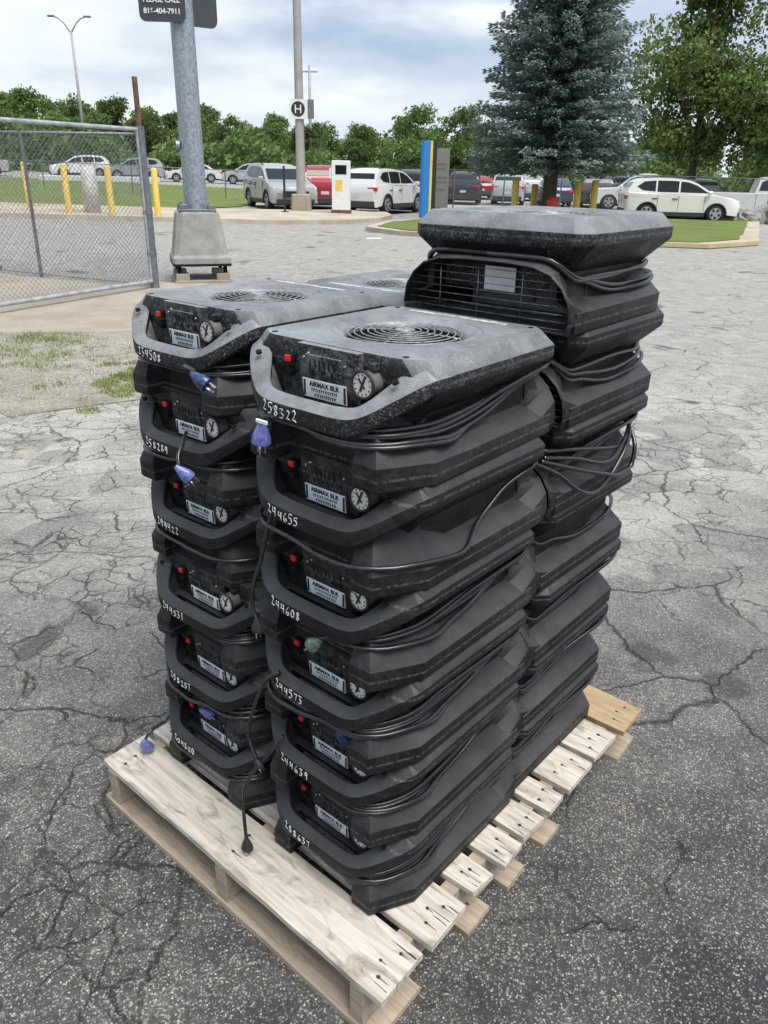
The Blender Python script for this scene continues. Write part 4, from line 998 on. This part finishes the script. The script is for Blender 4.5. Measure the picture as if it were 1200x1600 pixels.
for z_ in (1.75, 1.60, 1.32, 1.17, .92):
    x_ = -.24
    while x_ < .20+.05*rl.random():
        w_ = rl.uniform(.03, .09); box(bm, x_, x_+w_, -.006, .002, z_, z_+.065); x_ += w_+.025
obj('faint_print', bm, mat('faded_print', (.13, .13, .12), .7), gs)
bm = nm_(); box(bm, -.05, .05, .06, .14, 0, 2.2); obj('sign_leg', bm, M_POLE, gs)
fh = at('fire_hydrant', 5.72, 29.2, 'red fire hydrant in front of the spruce trunk', 'hydrant', dz=.12)
bm = nm_(); tube(bm, [(0, 0, 0), (0, 0, .5), (0, 0, .52), (0, 0, .62), (0, 0, .70), (0, 0, .80), (0, 0, .86)], [.15, .14, .2, .2, .19, .12, .04], 18); obj('hydrant_barrel', bm, mat('hydrant_red', (.6, .03, .03), .45), fh, smooth=40)
bm = nm_(); cyl(bm, (-.25, 0, .42), (1, 0, 0), .07, .5, 12); obj('hydrant_caps', bm, M_DARK, fh)
# tan post & rubble at right edge
tn = at('tan_column', 16.9, 35.6, 'tall tan painted column at the right edge of the lot', 'column', rz=R(15))
bm = nm_(); loft(bm, [sqr(.55, 0, .1), sqr(.5, 2.4, .1), sqr(.2, 3.9, .05)]); obj('column_body', bm, mat('tan_paint', (.5, .38, .2), .7, vary=.2, vscale=1), tn, bevel=(.02, 1))
bk = empty('concrete_rubble', (15.4, 35.0, zt(15.4, 35)), 0, 'broken grey concrete slab and rubble heap beside the tan column', 'rubble')
bm = nm_(); M4 = Matrix.Rotation(R(-24), 4, 'Y'); box(bm, -.8, .8, -.3, .3, .30, .50, M=M4); obj('slab', bm, M_CONCP, bk, bevel=(.02, 1))
rr2 = random.Random(9)
for k in range(18):
    bm = nm_(); M4 = Matrix.Translation((rr2.uniform(-1.5, 1.5), rr2.uniform(-.8, .6), rr2.uniform(.05, .45))) @ Matrix.Rotation(rr2.random()*3, 4, Vector((rr2.random(), rr2.random(), 1)).normalized())
    s = rr2.uniform(.14, .36); box(bm, -s, s, -s*.7, s*.7, -s*.5, s*.5, M=M4); obj('chunk', bm, M_CONCP, bk, bevel=(.03, 1))

# ---- street lamp with two arms, utility poles
sl_ = at('street_lamp', -37.5, 104, 'far double-armed street lamp rising over the left treeline', 'street lamp')
bm = nm_(); tube(bm, [(0, 0, 0), (0, 0, 14.8)], [.22, .12], 10)
obj('lamp_pole', bm, M_POLE, sl_)
for sx in (-1, 1):
    bm = nm_(); tube(bm, [(0, 0, 14.6), (sx*.7, 0, 15.6), (sx*1.3, 0, 16.1), (sx*1.9, 0, 16.3)], .08, 8); a = obj('lamp_arm', bm, M_POLE, sl_)
    bm = nm_(); box(bm, min(sx*1.7, sx*2.5), max(sx*1.7, sx*2.5), -.16, .16, 16.2, 16.38); obj('lamp_head', bm, M_GALVD, a, bevel=(.04, 1))
up = at('utility_pole', -9.0, 95, 'distant grey utility pole above the trees at centre', 'utility pole')
bm = nm_(); tube(bm, [(0, 0, 0), (0, 0, 11.6)], [.2, .13], 8); obj('pole_shaft', bm, M_POLE, up)
bm = nm_(); box(bm, -.9, .9, -.06, .06, 10.9, 11.05); obj('cross_arm', bm, M_POLE, up)
up2 = at('utility_pole', -43.0, 92, 'short distant pole in front of the trees at far left', 'utility pole')
bm = nm_(); tube(bm, [(0, 0, 0), (0, 0, 7.0)], [.22, .16], 8); obj('pole_shaft', bm, M_POLE, up2)
bm = nm_(); box(bm, -.6, .6, -.06, .06, 6.5, 6.62); obj('cross_arm', bm, M_POLE, up2)

# ---- vehicles
M_GLASS = mat('car_glass', (.014, .018, .020), .12, spec=.45)
M_TYRE = mat('tyre', (.02, .02, .02), .85)
M_RIM = mat('alloy', (.45, .46, .47), .35, .8)
M_CLAD = mat('grey_cladding', (.035, .035, .037), .7)
M_TAIL = mat('tail_lamp', (.45, .02, .02), .3)
M_HEAD = mat('head_lamp', (.62, .65, .68), .2)
M_PLATE = mat('licence_plate', (.55, .56, .58), .5)
def car(kind, x, y, heading, colour, label, name='parked_car', cat='car', grp='cars in the parking lot', z=None, s=1.0, metal=.2):
    pm = mat('car_paint', colour, .3, metal, coat=.6)
    root = empty(name, (x, y, (zt(x, y) if z is None else z)+.01), heading, label, cat, grp); root.scale = (s, s, s)
    W = .92
    if kind == 'suv': Lh, zb, zr = 2.3, 1.07, 1.68; wx = (-1.38, 1.36); rw = .36
    elif kind == 'pickup': Lh, zb, zr = 2.85, 1.12, 1.86; wx = (-1.85, 1.85); rw = .40; W = .98
    else: Lh, zb, zr = 2.35, .94, 1.45; wx = (-1.4, 1.4); rw = .33
    def arch(cx):
        return [(cx+(rw+.06)*math.cos(math.pi*(1-k/10)), .30+(rw+.07)*math.sin(math.pi*k/10)*1.0+.03) for k in range(11)]
    if kind == 'suv':
        top = [(Lh, .45), (Lh+.03, .66), (Lh-.06, .86), (Lh-.32, .96), (Lh-.75, 1.02), (Lh-1.02, 1.08), (-.4, 1.08), (-Lh+.04, 1.13), (-Lh-.02, 1.0), (-Lh-.04, .78), (-Lh, .45)]
        prof_c = [(Lh-1.02, 1.06), (.95, 1.25), (.52, 1.50), (.20, 1.60), (-.4, 1.66), (-1.1, 1.67), (-1.75, 1.62), (-2.02, 1.50), (-2.18, 1.28), (-Lh+.06, 1.10)]
        gl = [(.98, 1.14), (.50, 1.42), (.15, 1.53), (-.4, 1.575), (-1.1, 1.575), (-1.58, 1.53), (-1.86, 1.34), (-1.62, 1.20), (-.9, 1.15)]; pil = (-.17, -1.08); bel = 1.10
    elif kind == 'pickup':
        top = [(Lh, .45), (Lh+.02, .75), (Lh-.05, 1.0), (Lh-.3, 1.08), (Lh-1.3, 1.14), (-.85, 1.12), (-.87, 1.10), (-Lh, 1.10), (-Lh-.03, .8), (-Lh, .45)]
        prof_c = [(Lh-1.3, 1.12), (1.25, 1.35), (.85, 1.68), (.6, 1.78), (.1, 1.84), (-.45, 1.82), (-.68, 1.70), (-.82, 1.10)]
        gl = [(1.28, 1.22), (.86, 1.57), (.58, 1.68), (.1, 1.72), (-.42, 1.70), (-.58, 1.60), (-.66, 1.22)]; pil = (.32,); bel = 1.14
    else:
        top = [(Lh, .40), (Lh+.02, .60), (Lh-.10, .76), (Lh-.5, .86), (Lh-1.1, .94), (-1.3, .98), (-Lh+.1, 1.0), (-Lh, .85), (-Lh, .42)]
        prof_c = [(Lh-1.12, .92), (.65, 1.30), (.3, 1.41), (-.3, 1.45), (-.8, 1.42), (-1.25, 1.25), (-1.75, .98)]
        gl = [(.98, .99), (.60, 1.26), (.28, 1.34), (-.3, 1.37), (-.78, 1.34), (-1.1, 1.22), (-1.38, 1.03)]; pil = (-.2,); bel = .95
    bot = [(-Lh+.05, .28)]+arch(wx[0])+arch(wx[1])+[(Lh-.06, .28)]
    prof = (bot+top)[::-1]
    bm = nm_(); rings = []
    for yy, f in ((-W, 0), (-W+.05, .55), (-W+.16, 1), (W-.16, 1), (W-.05, .55), (W, 0)):
        ring = []
        for px, pz in prof:
            ex = (1-f)
            qx = px-math.copysign(1, px)*ex*.16 if abs(px) > Lh-.35 and pz > .3 else px
            qz = pz-ex*.035 if pz > .8 else pz
            qy = yy*(.975 if pz < .4 or pz > zb-.06 else 1.0)
            ring.append((qx, qy, qz))
        rings.append(ring)
    loft(bm, rings); body = obj('car_body', bm, pm, root, smooth=32)
    # lower cladding
    bm = nm_(); box(bm, -Lh-.03, -Lh+.25, -W+.12, W-.12, .26, .50); obj('rear_bumper', bm, M_CLAD, root, bevel=(.03, 2))
    bm = nm_(); box(bm, Lh-.25, Lh+.045, -W+.16, W-.16, .24, .44); obj('front_bumper', bm, M_CLAD, root, bevel=(.03, 2))
    if kind == 'suv':
        for sgn in (-1, 1):
            bm = nm_(); box(bm, wx[0]+rw+.08, wx[1]-rw-.08, *sorted((sgn*(W-.03), sgn*(W+.012))), .24, .40); obj('sill_cladding', bm, M_CLAD, root, bevel=(.008, 1))
            for cx in wx:
                bm = nm_(); pr = [(cx+(rw+.055)*math.cos(a*math.pi/12), sgn*(W-.005), .33+(rw+.065)*math.sin(a*math.pi/12)) for a in range(13)]; tube(bm, pr, .035, 6); obj('wheel_arch_trim', bm, M_CLAD, root)
    bm = nm_(); box(bm, -Lh+.3, Lh-.3, -W+.25, W-.25, .2, .9); obj('underbody', bm, M_INK, root)
    # cabin with curved roofline
    zt_ = max(p[1] for p in prof_c); wb, wt = W-.055, W-.20
    def wy(z): return wb+(wt-wb)*((z-prof_c[0][1])/(zt_-prof_c[0][1]))**1.15 if z > prof_c[0][1] else wb
    bm = nm_(); rings = []
    for k in (-1, -.86, -.5, 0, .5, .86, 1):
        rings.append([(x, k*wy(z), z+(.03*(1-k*k) if z > zt_-.14 else 0)-(.018 if abs(k) == 1 and z > zt_-.2 else 0)) for x, z in prof_c])
    loft(bm, rings); obj('cabin', bm, pm, root, smooth=45)
    gs_ = sorted(gl, key=lambda p: p[0])
    def clip(poly, x0, x1):
        out = []
        for (a, b_) in zip(poly, poly[1:]+poly[:1]):
            seg = [a, b_]
            ts = sorted([0]+[t for X in (x0, x1) for t in [((X-a[0])/(b_[0]-a[0]) if b_[0] != a[0] else -1)] if 0 < t < 1])
            for t in ts:
                p = (a[0]+(b_[0]-a[0])*t, a[1]+(b_[1]-a[1])*t)
                if x0-1e-6 <= p[0] <= x1+1e-6: out.append(p)
        return out
    cuts = [-9]+sorted(pil)+[9]
    for sgn in (-1, 1):
        for c0_, c1_ in zip(cuts, cuts[1:]):
            q = clip(gl, c0_+.035, c1_-.035)
            if len(q) < 3: continue
            bm = nm_(); loft(bm, [[(x, sgn*(wy(z)+.006), z) for x, z in q], [(x, sgn*(wy(z)-.03), z) for x, z in q]]); obj('side_window', bm, M_GLASS, root)
    def screen(nm2, pa, pb, f0, f1, off):
        bm = nm_(); qa = []
        for t in (f0, f1):
            x, z = pa[0]+(pb[0]-pa[0])*t, pa[1]+(pb[1]-pa[1])*t; qa.append((x, z))
        (xa, za), (xb, zb_) = qa; o_ = .012*off
        q = [(xa+o_, -wy(za)*.90, za+.012), (xa+o_, wy(za)*.90, za+.012), (xb+o_, wy(zb_)*.88, zb_+.012), (xb+o_, -wy(zb_)*.88, zb_+.012)]
        loft(bm, [q, [(x-.03*off, y_, z-.02) for x, y_, z in q]]); obj(nm2, bm, M_GLASS, root)
    screen('windscreen', prof_c[0], prof_c[2], .12, .97, 1); screen('rear_window', prof_c[-1] if kind != 'suv' else prof_c[-2], prof_c[-3], .08, .95, -1)
    b1 = prof_c[0][0]; t0, t1 = prof_c[-3][0], prof_c[2][0]
    # door seams and handles
    for X in ((-.17, .86, -1.0) if kind == 'suv' else (.32, 1.2, -.75) if kind == 'pickup' else (-.2, .85, -1.1)):
        for sgn in (-1, 1):
            bm = nm_(); box(bm, X-.008, X+.008, *sorted((sgn*(W-.02), sgn*(W+.0015))), .44, bel-.08); obj('door_seam', bm, M_INK, root)
    for X in ((-.32, -1.12) if kind == 'suv' else (.15,)):
        for sgn in (-1, 1):
            bm = nm_(); box(bm, X-.11, X+.11, *sorted((sgn*(W-.01), sgn*(W+.03))), bel-.22, bel-.18); obj('door_handle', bm, M_CLAD if kind == 'suv' else M_CHROME, root, bevel=(.01, 1))
    for cx in wx:
        for sgn in (-1, 1):
            bm = nm_(); cyl(bm, (cx, sgn*(W-.24), rw), (0, sgn, 0), rw, .23, 24); t = obj('tyre', bm, M_TYRE, root, smooth=50, bevel=(.03, 1))
            bm = nm_(); cyl(bm, (cx, sgn*(W-.02), rw), (0, sgn, 0), rw*.64, .018, 20)
            obj('rim', bm, M_RIM, t)
            bm = nm_()
            for k in range(5):
                M4 = Matrix.Translation((cx, sgn*W, rw)) @ Matrix.Rotation(k*2*math.pi/5+.6, 4, 'Y'); box(bm, -.045, .045, -.004, .004, .10, rw*.56, M=M4)
            obj('rim_gaps', bm, M_INK, t)
    for sgn in (-1, 1):
        ya, yb = sorted((sgn*(W-.42), sgn*(W-.02)))
        bm = nm_(); box(bm, Lh-.30, Lh-.06, ya-(.0 if sgn > 0 else -.03), yb-(.03 if sgn > 0 else 0), .74, .86); obj('headlight', bm, M_HEAD, root, bevel=(.02, 1))
        bm = nm_()
        if kind == 'pickup': box(bm, -Lh-.03, -Lh+.12, sorted((sgn*(W-.16), sgn*(W+.005)))[0], sorted((sgn*(W-.16), sgn*(W+.005)))[1], .70, 1.02)
        else: box(bm, -Lh-.025, -Lh+.30, ya, yb+(.0 if sgn < 0 else .012), zb-.20, zb-.06)
        obj('taillight', bm, M_TAIL, root, bevel=(.015, 1))
        bm = nm_(); box(bm, b1-.35, b1-.18, *sorted((sgn*W, sgn*(W+.18))), zb-.0, zb+.14); obj('wing_mirror', bm, pm, root, bevel=(.03, 1))
    bm = nm_(); box(bm, Lh-.06, Lh+.045, -.52, .52, .50, .72); obj('grille', bm, M_INK, root)
    bm = nm_(); box(bm, -Lh-.035, -Lh, -.16, .16, .62 if kind != 'sedan' else .55, .76 if kind != 'sedan' else .68); obj('licence_plate', bm, M_PLATE, root)
    if kind == 'suv':
        for sgn in (-1, 1):
            bm = nm_(); tube(bm, [(-1.7, sgn*(wt-.06), zr-.0), (-1.0, sgn*(wt-.06), zr+.03), (-.3, sgn*(wt-.06), zr+.025), (.2, sgn*(wt-.06), zr-.05)], .02, 6); obj('roof_rail', bm, M_CLAD, root)
    return root
WHT = (.72, .73, .72); SIL = (.42, .45, .47); BLK = (.02, .022, .026)
car('suv', -4.55, 33.9, R(-66), (.40, .41, .42), 'silver crossover facing the camera beyond the median', name='parked_suv', cat='suv')
car('suv', -3.02, 35.6, R(100), (.30, .02, .035), 'maroon crossover half hidden by the white ticket machine', name='parked_suv', cat='suv')
car('suv', -0.25, 34.6, R(62), WHT, 'white crossover seen from behind, right of the ticket machine', name='parked_suv', cat='suv')
car('suv', 1.25, 39.5, R(75), BLK, 'black crossover seen from behind, left of the blue pylon', name='parked_suv', cat='suv')
car('suv', 12.05, 34.8, R(-7), (.74, .73, .69), 'white crossover parked side on with its nose to the right', name='parked_suv', cat='suv', z=-.13)
car('pickup', 19.3, 42.5, R(-14), WHT, 'white pickup truck behind the white crossover at the right', name='parked_pickup', cat='pickup truck')
car('sedan', 24.5, 46, R(-12), (.55, .58, .6), 'pale silver sedan at the far right behind the pickup truck', cat='car')
car('suv', 4.3, 48, R(82), (.03, .035, .045), 'dark crossover with red tail lights behind the grey sign', name='parked_suv', cat='suv')
car('suv', 6.9, 48.5, R(80), SIL, 'silver crossover seen from behind, left of the first island bollard', name='parked_suv', cat='suv')
car('sedan', 9.6, 49, R(84), (.03, .06, .12), 'dark blue sedan just left of the spruce trunk', cat='car')
car('suv', 12.0, 49, R(80), (.05, .055, .06), 'charcoal crossover just right of the spruce trunk', name='parked_suv', cat='suv')
car('pickup', 13.9, 45.5, R(165), WHT, 'white pickup with its red tail light toward the right bollard pair', name='parked_pickup', cat='pickup truck')
car('suv', 17.5, 52, R(85), (.09, .1, .11), 'dark grey crossover behind the fence, in the back row', name='parked_suv', cat='suv')
for k_, (x_, y_, kd, c_, lb) in enumerate(((3.0, 57, 'suv', WHT, 'white crossover in the second row, behind the blue pylon'), (6.2, 58, 'sedan', (.3, .02, .03), 'red sedan in the second row, left of the spruce trunk'), (9.2, 57.5, 'suv', SIL, 'silver crossover in the second row, behind the spruce trunk'), (15.4, 58, 'suv', (.04, .05, .08), 'navy crossover in the second row, above the white pickup'), (20.5, 57, 'suv', SIL, 'light crossover in the second row, far right'), (-2.0, 46, 'suv', (.04, .04, .045), 'black crossover behind the ticket machine'))):
    car(kd, x_, y_, R(85+3*k_), c_, lb, name='parked_suv' if kd == 'suv' else 'parked_car', cat='suv' if kd == 'suv' else 'car')
car('suv', -25.0, 67.5, R(205), WHT, 'white crossover at far left, nearest the lamp pole', name='parked_suv', cat='suv', grp='cars on the far left lot')
car('pickup', -31.5, 62.5, R(20), (.42, .40, .37), 'pale grey pickup at far left behind the first bollards', name='parked_pickup', cat='pickup truck', grp='cars on the far left lot')
car('pickup', -35.5, 64.5, R(190), (.13, .09, .075), 'brown pickup truck at the left edge of the photo', name='parked_pickup', cat='pickup truck', grp='cars on the far left lot')
car('suv', -20.8, 68, R(200), (.30, .31, .33), 'grey crossover right of the white one at far left', name='parked_suv', cat='suv', grp='cars on the far left lot')
car('sedan', -16.5, 70, R(195), (.66, .66, .65), 'white sedan behind the far lawn, left of the steel post', cat='car', grp='cars on the far left lot')
car('suv', -12.0, 71, R(190), (.40, .42, .45), 'light grey crossover behind the far lawn, right of the steel post', name='parked_suv', cat='suv', grp='cars on the far left lot')

# ---- trees
def foliage(name, cols, rough=.6):
    m = bpy.data.materials.new(name); m.use_nodes = True; nt = m.node_tree; b = nt.nodes['Principled BSDF']
    tcn = N(nt, 'ShaderNodeTexCoord'); oi = N(nt, 'ShaderNodeObjectInfo')
    n1 = noise(nt, tcn.outputs['Object'], .9, 4, .6)
    n2 = noise(nt, tcn.outputs['Object'], 7, 2, .6)
    f = mathn(nt, 'ADD', mathn(nt, 'MULTIPLY', n1.outputs[0], .55), mathn(nt, 'MULTIPLY', n2.outputs[0], .45))
    c = ramp(nt, f, [(.36, cols[0]), (.52, cols[1]), (.64, cols[2])])
    hs = N(nt, 'ShaderNodeHueSaturation'); nt.links.new(c, hs.inputs['Color']); nt.links.new(mathn(nt, 'ADD', .72, mathn(nt, 'MULTIPLY', oi.outputs['Random'], .6)), hs.inputs['Value'])
    nt.links.new(mathn(nt, 'ADD', .485, mathn(nt, 'MULTIPLY', oi.outputs['Random'], .03)), hs.inputs['Hue'])
    nt.links.new(hs.outputs[0], b.inputs['Base Color']); b.inputs['Roughness'].default_value = rough; b.inputs['Specular IOR Level'].default_value = .25
    tr = N(nt, 'ShaderNodeBsdfTranslucent'); nt.links.new(hs.outputs[0], tr.inputs[0]); mxs = N(nt, 'ShaderNodeMixShader', i_0=.3)
    nt.links.new(b.outputs[0], mxs.inputs[1]); nt.links.new(tr.outputs[0], mxs.inputs[2]); nt.links.new(mxs.outputs[0], nt.nodes['Material Output'].inputs[0])
    return m
M_LEAF = foliage('leaves', ((.07, .115, .035), (.12, .18, .055), (.18, .25, .085)))
M_LEAFB = foliage('bright_leaves', ((.09, .15, .04), (.16, .235, .065), (.25, .33, .11)))
M_NEED = foliage('spruce_needles', ((.09, .125, .11), (.17, .215, .195), (.29, .34, .32)))
M_BARK = mat('bark', (.10, .075, .055), .9, vary=.4, vscale=12, bump=.8, bscale=30)
def crown_mesh(seed, H, Rr, nleaf, size, z0f=.12, lobes=16):
    r = random.Random(seed); lb = []
    for k in range(lobes):
        a = r.random()*6.28; t = r.random(); zc = H*(z0f+(1-z0f)*(.12+.76*t)); env = math.sin(math.pi*min(.97, .16+.8*t))**.7
        q = Rr*env*r.uniform(.15, .72); lb.append((q*math.cos(a), q*math.sin(a), zc, Rr*r.uniform(.28, .50)*(.6+.4*env)))
    nc = max(8, nleaf//9); V = []; F = []
    for _ in range(nc):
        cx, cy, cz, cr = lb[r.randrange(lobes)]
        th = r.random()*6.28; ph = math.acos(r.uniform(-.7, 1)); rad = cr*(r.random()**.33)*r.uniform(.75, 1.12)
        px, py, pz = cx+rad*math.sin(ph)*math.cos(th), cy+rad*math.sin(ph)*math.sin(th), cz+rad*math.cos(ph)*.85
        for _ in range(9):
            x, y, z = px+r.gauss(0, size*.8), py+r.gauss(0, size*.8), pz+r.gauss(0, size*.6)
            n = Vector((r.gauss(0, 1), r.gauss(0, 1), r.gauss(.5, 1))).normalized(); a = n.orthogonal().normalized(); b_ = n.cross(a); s = size*r.uniform(.35, .8); s2 = s*r.uniform(.5, .8)
            i0 = len(V); c = Vector((x, y, z))
            V += [tuple(c-a*s), tuple(c-b_*s2), tuple(c+a*s), tuple(c+b_*s2)]; F.append((i0, i0+1, i0+2, i0+3))
    me = bpy.data.meshes.new('crown'); me.from_pydata(V, [], F); return me, lb
def tree_proto(seed, H, Rr, nleaf, size, m, z0f=.12, name='leafy_tree', tr=.16, lobes=16):
    root = empty(name); me, lb = crown_mesh(seed, H, Rr, nleaf, size, z0f, lobes); link('crown', me, root, m)
    bm = nm_(); r = random.Random(seed); tube(bm, [(0, 0, -.3), (.05*H*.1, 0, H*.25), (0, .1, H*.55), (0, 0, H*.8)], [tr, tr*.8, tr*.5, tr*.15], 10)
    for l in lb[:7]: tube(bm, [(0, 0, H*.22+.03*H*r.random()), (l[0]*.5, l[1]*.5, (H*.3+l[2])*.5), (l[0], l[1], l[2])], [tr*.45, tr*.3, tr*.08], 6)
    obj('trunk', bm, M_BARK, root, smooth=60); return root
protos = [tree_proto(50+k, 9.0, (4.0, 3.4, 4.4, 3.7)[k], 9500, .25, M_LEAF, .04) for k in range(4)]
protosb = [tree_proto(60+k, 9.0, (3.7, 4.1)[k], 9500, .25, M_LEAFB, .04) for k in range(2)]
used = set(); rt = random.Random(77)
def put_tree(p, x, y, s, label, grp='trees of the distant treeline', sz=None):
    if id(p) in used: o = copy_tree(p)
    else: o = p; used.add(id(p))
    o.location = (x, y, zt(x, y)-.1); o.rotation_euler = (0, 0, rt.random()*6.28); o.scale = (s, s, s*(sz or 1)); tag(o, label, 'tree', grp); return o
DIRS = ['far left', 'left', 'centre left', 'centre', 'centre right', 'right']
def treelabel(k, px, kind):
    return None
cnt = 0
rows = [(94, 4.6, 0), (107, 4.8, 1), (122, 5.0, 2)]
ORDN = 'first second third fourth fifth sixth seventh eighth ninth tenth eleventh twelfth thirteenth fourteenth fifteenth sixteenth seventeenth eighteenth nineteenth twentieth twenty-first twenty-second twenty-third twenty-fourth twenty-fifth twenty-sixth twenty-seventh twenty-eighth twenty-ninth thirtieth thirty-first thirty-second thirty-third thirty-fourth thirty-fifth'.split()
RN = ['front', 'middle', 'back']
for (yy, stp, row) in rows:
    x = -56-6*row; k = 0
    while x < 58+6*row:
        X = x+rt.uniform(-1.2, 1.2); left = max(0, min(1, (-22-X)/14)); right = max(0, min(1, (X+6)/8))
        s = (.66+.10*row)+.22*left*(1 if row else .6)+.05*right; s *= rt.uniform(.90, 1.10)
        br = rt.random() < .38; p = (protosb if br else protos)[rt.randrange(2 if br else 4)]
        put_tree(p, X, yy+rt.uniform(-3, 3), s, '%s green tree, %s from the left in the %s row of the distant treeline' % ('bright' if br else 'darker', ORDN[k], RN[row]), 'distant treeline trees', rt.uniform(.92, 1.1))
        x += stp*rt.uniform(.8, 1.2); k += 1
for x, y, s, lab in ((2.5, 82, .84, 'dark full tree standing forward of the treeline right of centre'), (7.0, 84, .86, 'round dark tree left of the blue spruce'), (-3.0, 86, .66, 'lower tree beside the utility pole, forward of the treeline'), (12.3, 80, .66, 'small bright tree at the foot of the treeline by the spruce')):
    put_tree(protosb[0] if 'bright' in lab else protos[2], x, y, s, lab, 'trees standing forward of the treeline')
near = [tree_proto(80+k, 13.0, 4.8, 34000, .19, M_LEAFB, .05, tr=.26, lobes=34) for k in range(2)]
for (x, y, s, k, lab) in ((25.5, 52, .92, 0, 'tall bright green tree at the right edge behind the pickup'), (20.0, 56, 1.15, 1, 'tallest bright tree, top right behind the spruce'), (29.5, 60, 1.15, 0, 'big leafy tree at the top right corner'), (31.5, 50, .62, 1, 'smaller leafy tree at the right edge')):
    put_tree(near[k], x, y, s, lab, 'tall broadleaf trees at the right')
# hedge band at the foot of the treeline
def hedge_mesh():
    r = random.Random(5); V = []; F = []
    for _ in range(26000):
        x = r.uniform(-75, 75); y = 88+r.gauss(0, 2.2); h = 3.4+1.0*math.sin(x*.31)+.8*math.sin(x*.83+1); z = zt(x, y)+max(.1, h*r.random()**.7); n = Vector((r.gauss(0, 1), r.gauss(-.5, 1), r.gauss(.3, 1))).normalized(); a = n.orthogonal().normalized(); b_ = n.cross(a); s = r.uniform(.18, .42)
        c = Vector((x, y, z)); i0 = len(V); V += [tuple(c-a*s), tuple(c-b_*s*.6), tuple(c+a*s), tuple(c+b_*s*.6)]; F.append((i0, i0+1, i0+2, i0+3))
    me = bpy.data.meshes.new('undergrowth'); me.from_pydata(V, [], F); return me
tag(link('undergrowth', hedge_mesh(), None, M_LEAF), kind='stuff')
# blue spruce
def spruce(x, y, H, Rb, z0):
    root = empty('blue_spruce', (x, y, zt(x, y)), 0, 'large blue spruce rising out of the grass island', 'tree')
    bm = nm_(); tube(bm, [(0, 0, -.2), (0, 0, .4), (0, 0, H*.5), (0, 0, H)], [.36, .27, .17, .03], 14); obj('trunk', bm, M_BARK, root, smooth=60)
    r = random.Random(31); V = []; F = []
    z = z0
    while z < H-.1:
        t = (z-z0)/(H-z0); rad = Rb*(1-t)**.75*(.8+.25*r.random()); nb = int(12+6*(1-t))
        for k in range(nb):
            a = 2*math.pi*k/nb+r.uniform(-.25, .25); Lb = rad*r.uniform(.75, 1.08); steps = max(3, int(Lb/.17))
            for s in range(1, steps+1):
                f = s/steps; d = Lb*f; zz = z-.30*f*Lb*.35+.20*f*f+r.gauss(0, .03); wdt = .40*(1-.55*f)*(.35+.65*(1-t))+.09
                for q in range(17):
                    off = r.uniform(-wdt, wdt); px, py = math.cos(a)*d-math.sin(a)*off, math.sin(a)*d+math.cos(a)*off
                    n = Vector((r.gauss(0, .6), r.gauss(0, .6), 1)).normalized(); dirv = Vector((math.cos(a+off*1.4), math.sin(a+off*1.4), r.uniform(-.5, .35))).normalized(); sd_ = dirv.cross(n).normalized()
                    ln = r.uniform(.10, .20); wd = r.uniform(.024, .048); c = Vector((px, py, zz+r.gauss(0, .05)-abs(off)*.25)); i0 = len(V)
                    V += [tuple(c-sd_*wd), tuple(c+dirv*ln*.5-sd_*wd*1.3), tuple(c+dirv*ln), tuple(c+sd_*wd)]; F.append((i0, i0+1, i0+2, i0+3))
        z += .30*(1-.35*t)
    me = bpy.data.meshes.new('crown'); me.from_pydata(V, [], F); link('crown', me, root, M_NEED); return root
spruce(5.85, 30.6, 12.5, 3.6, 1.9)
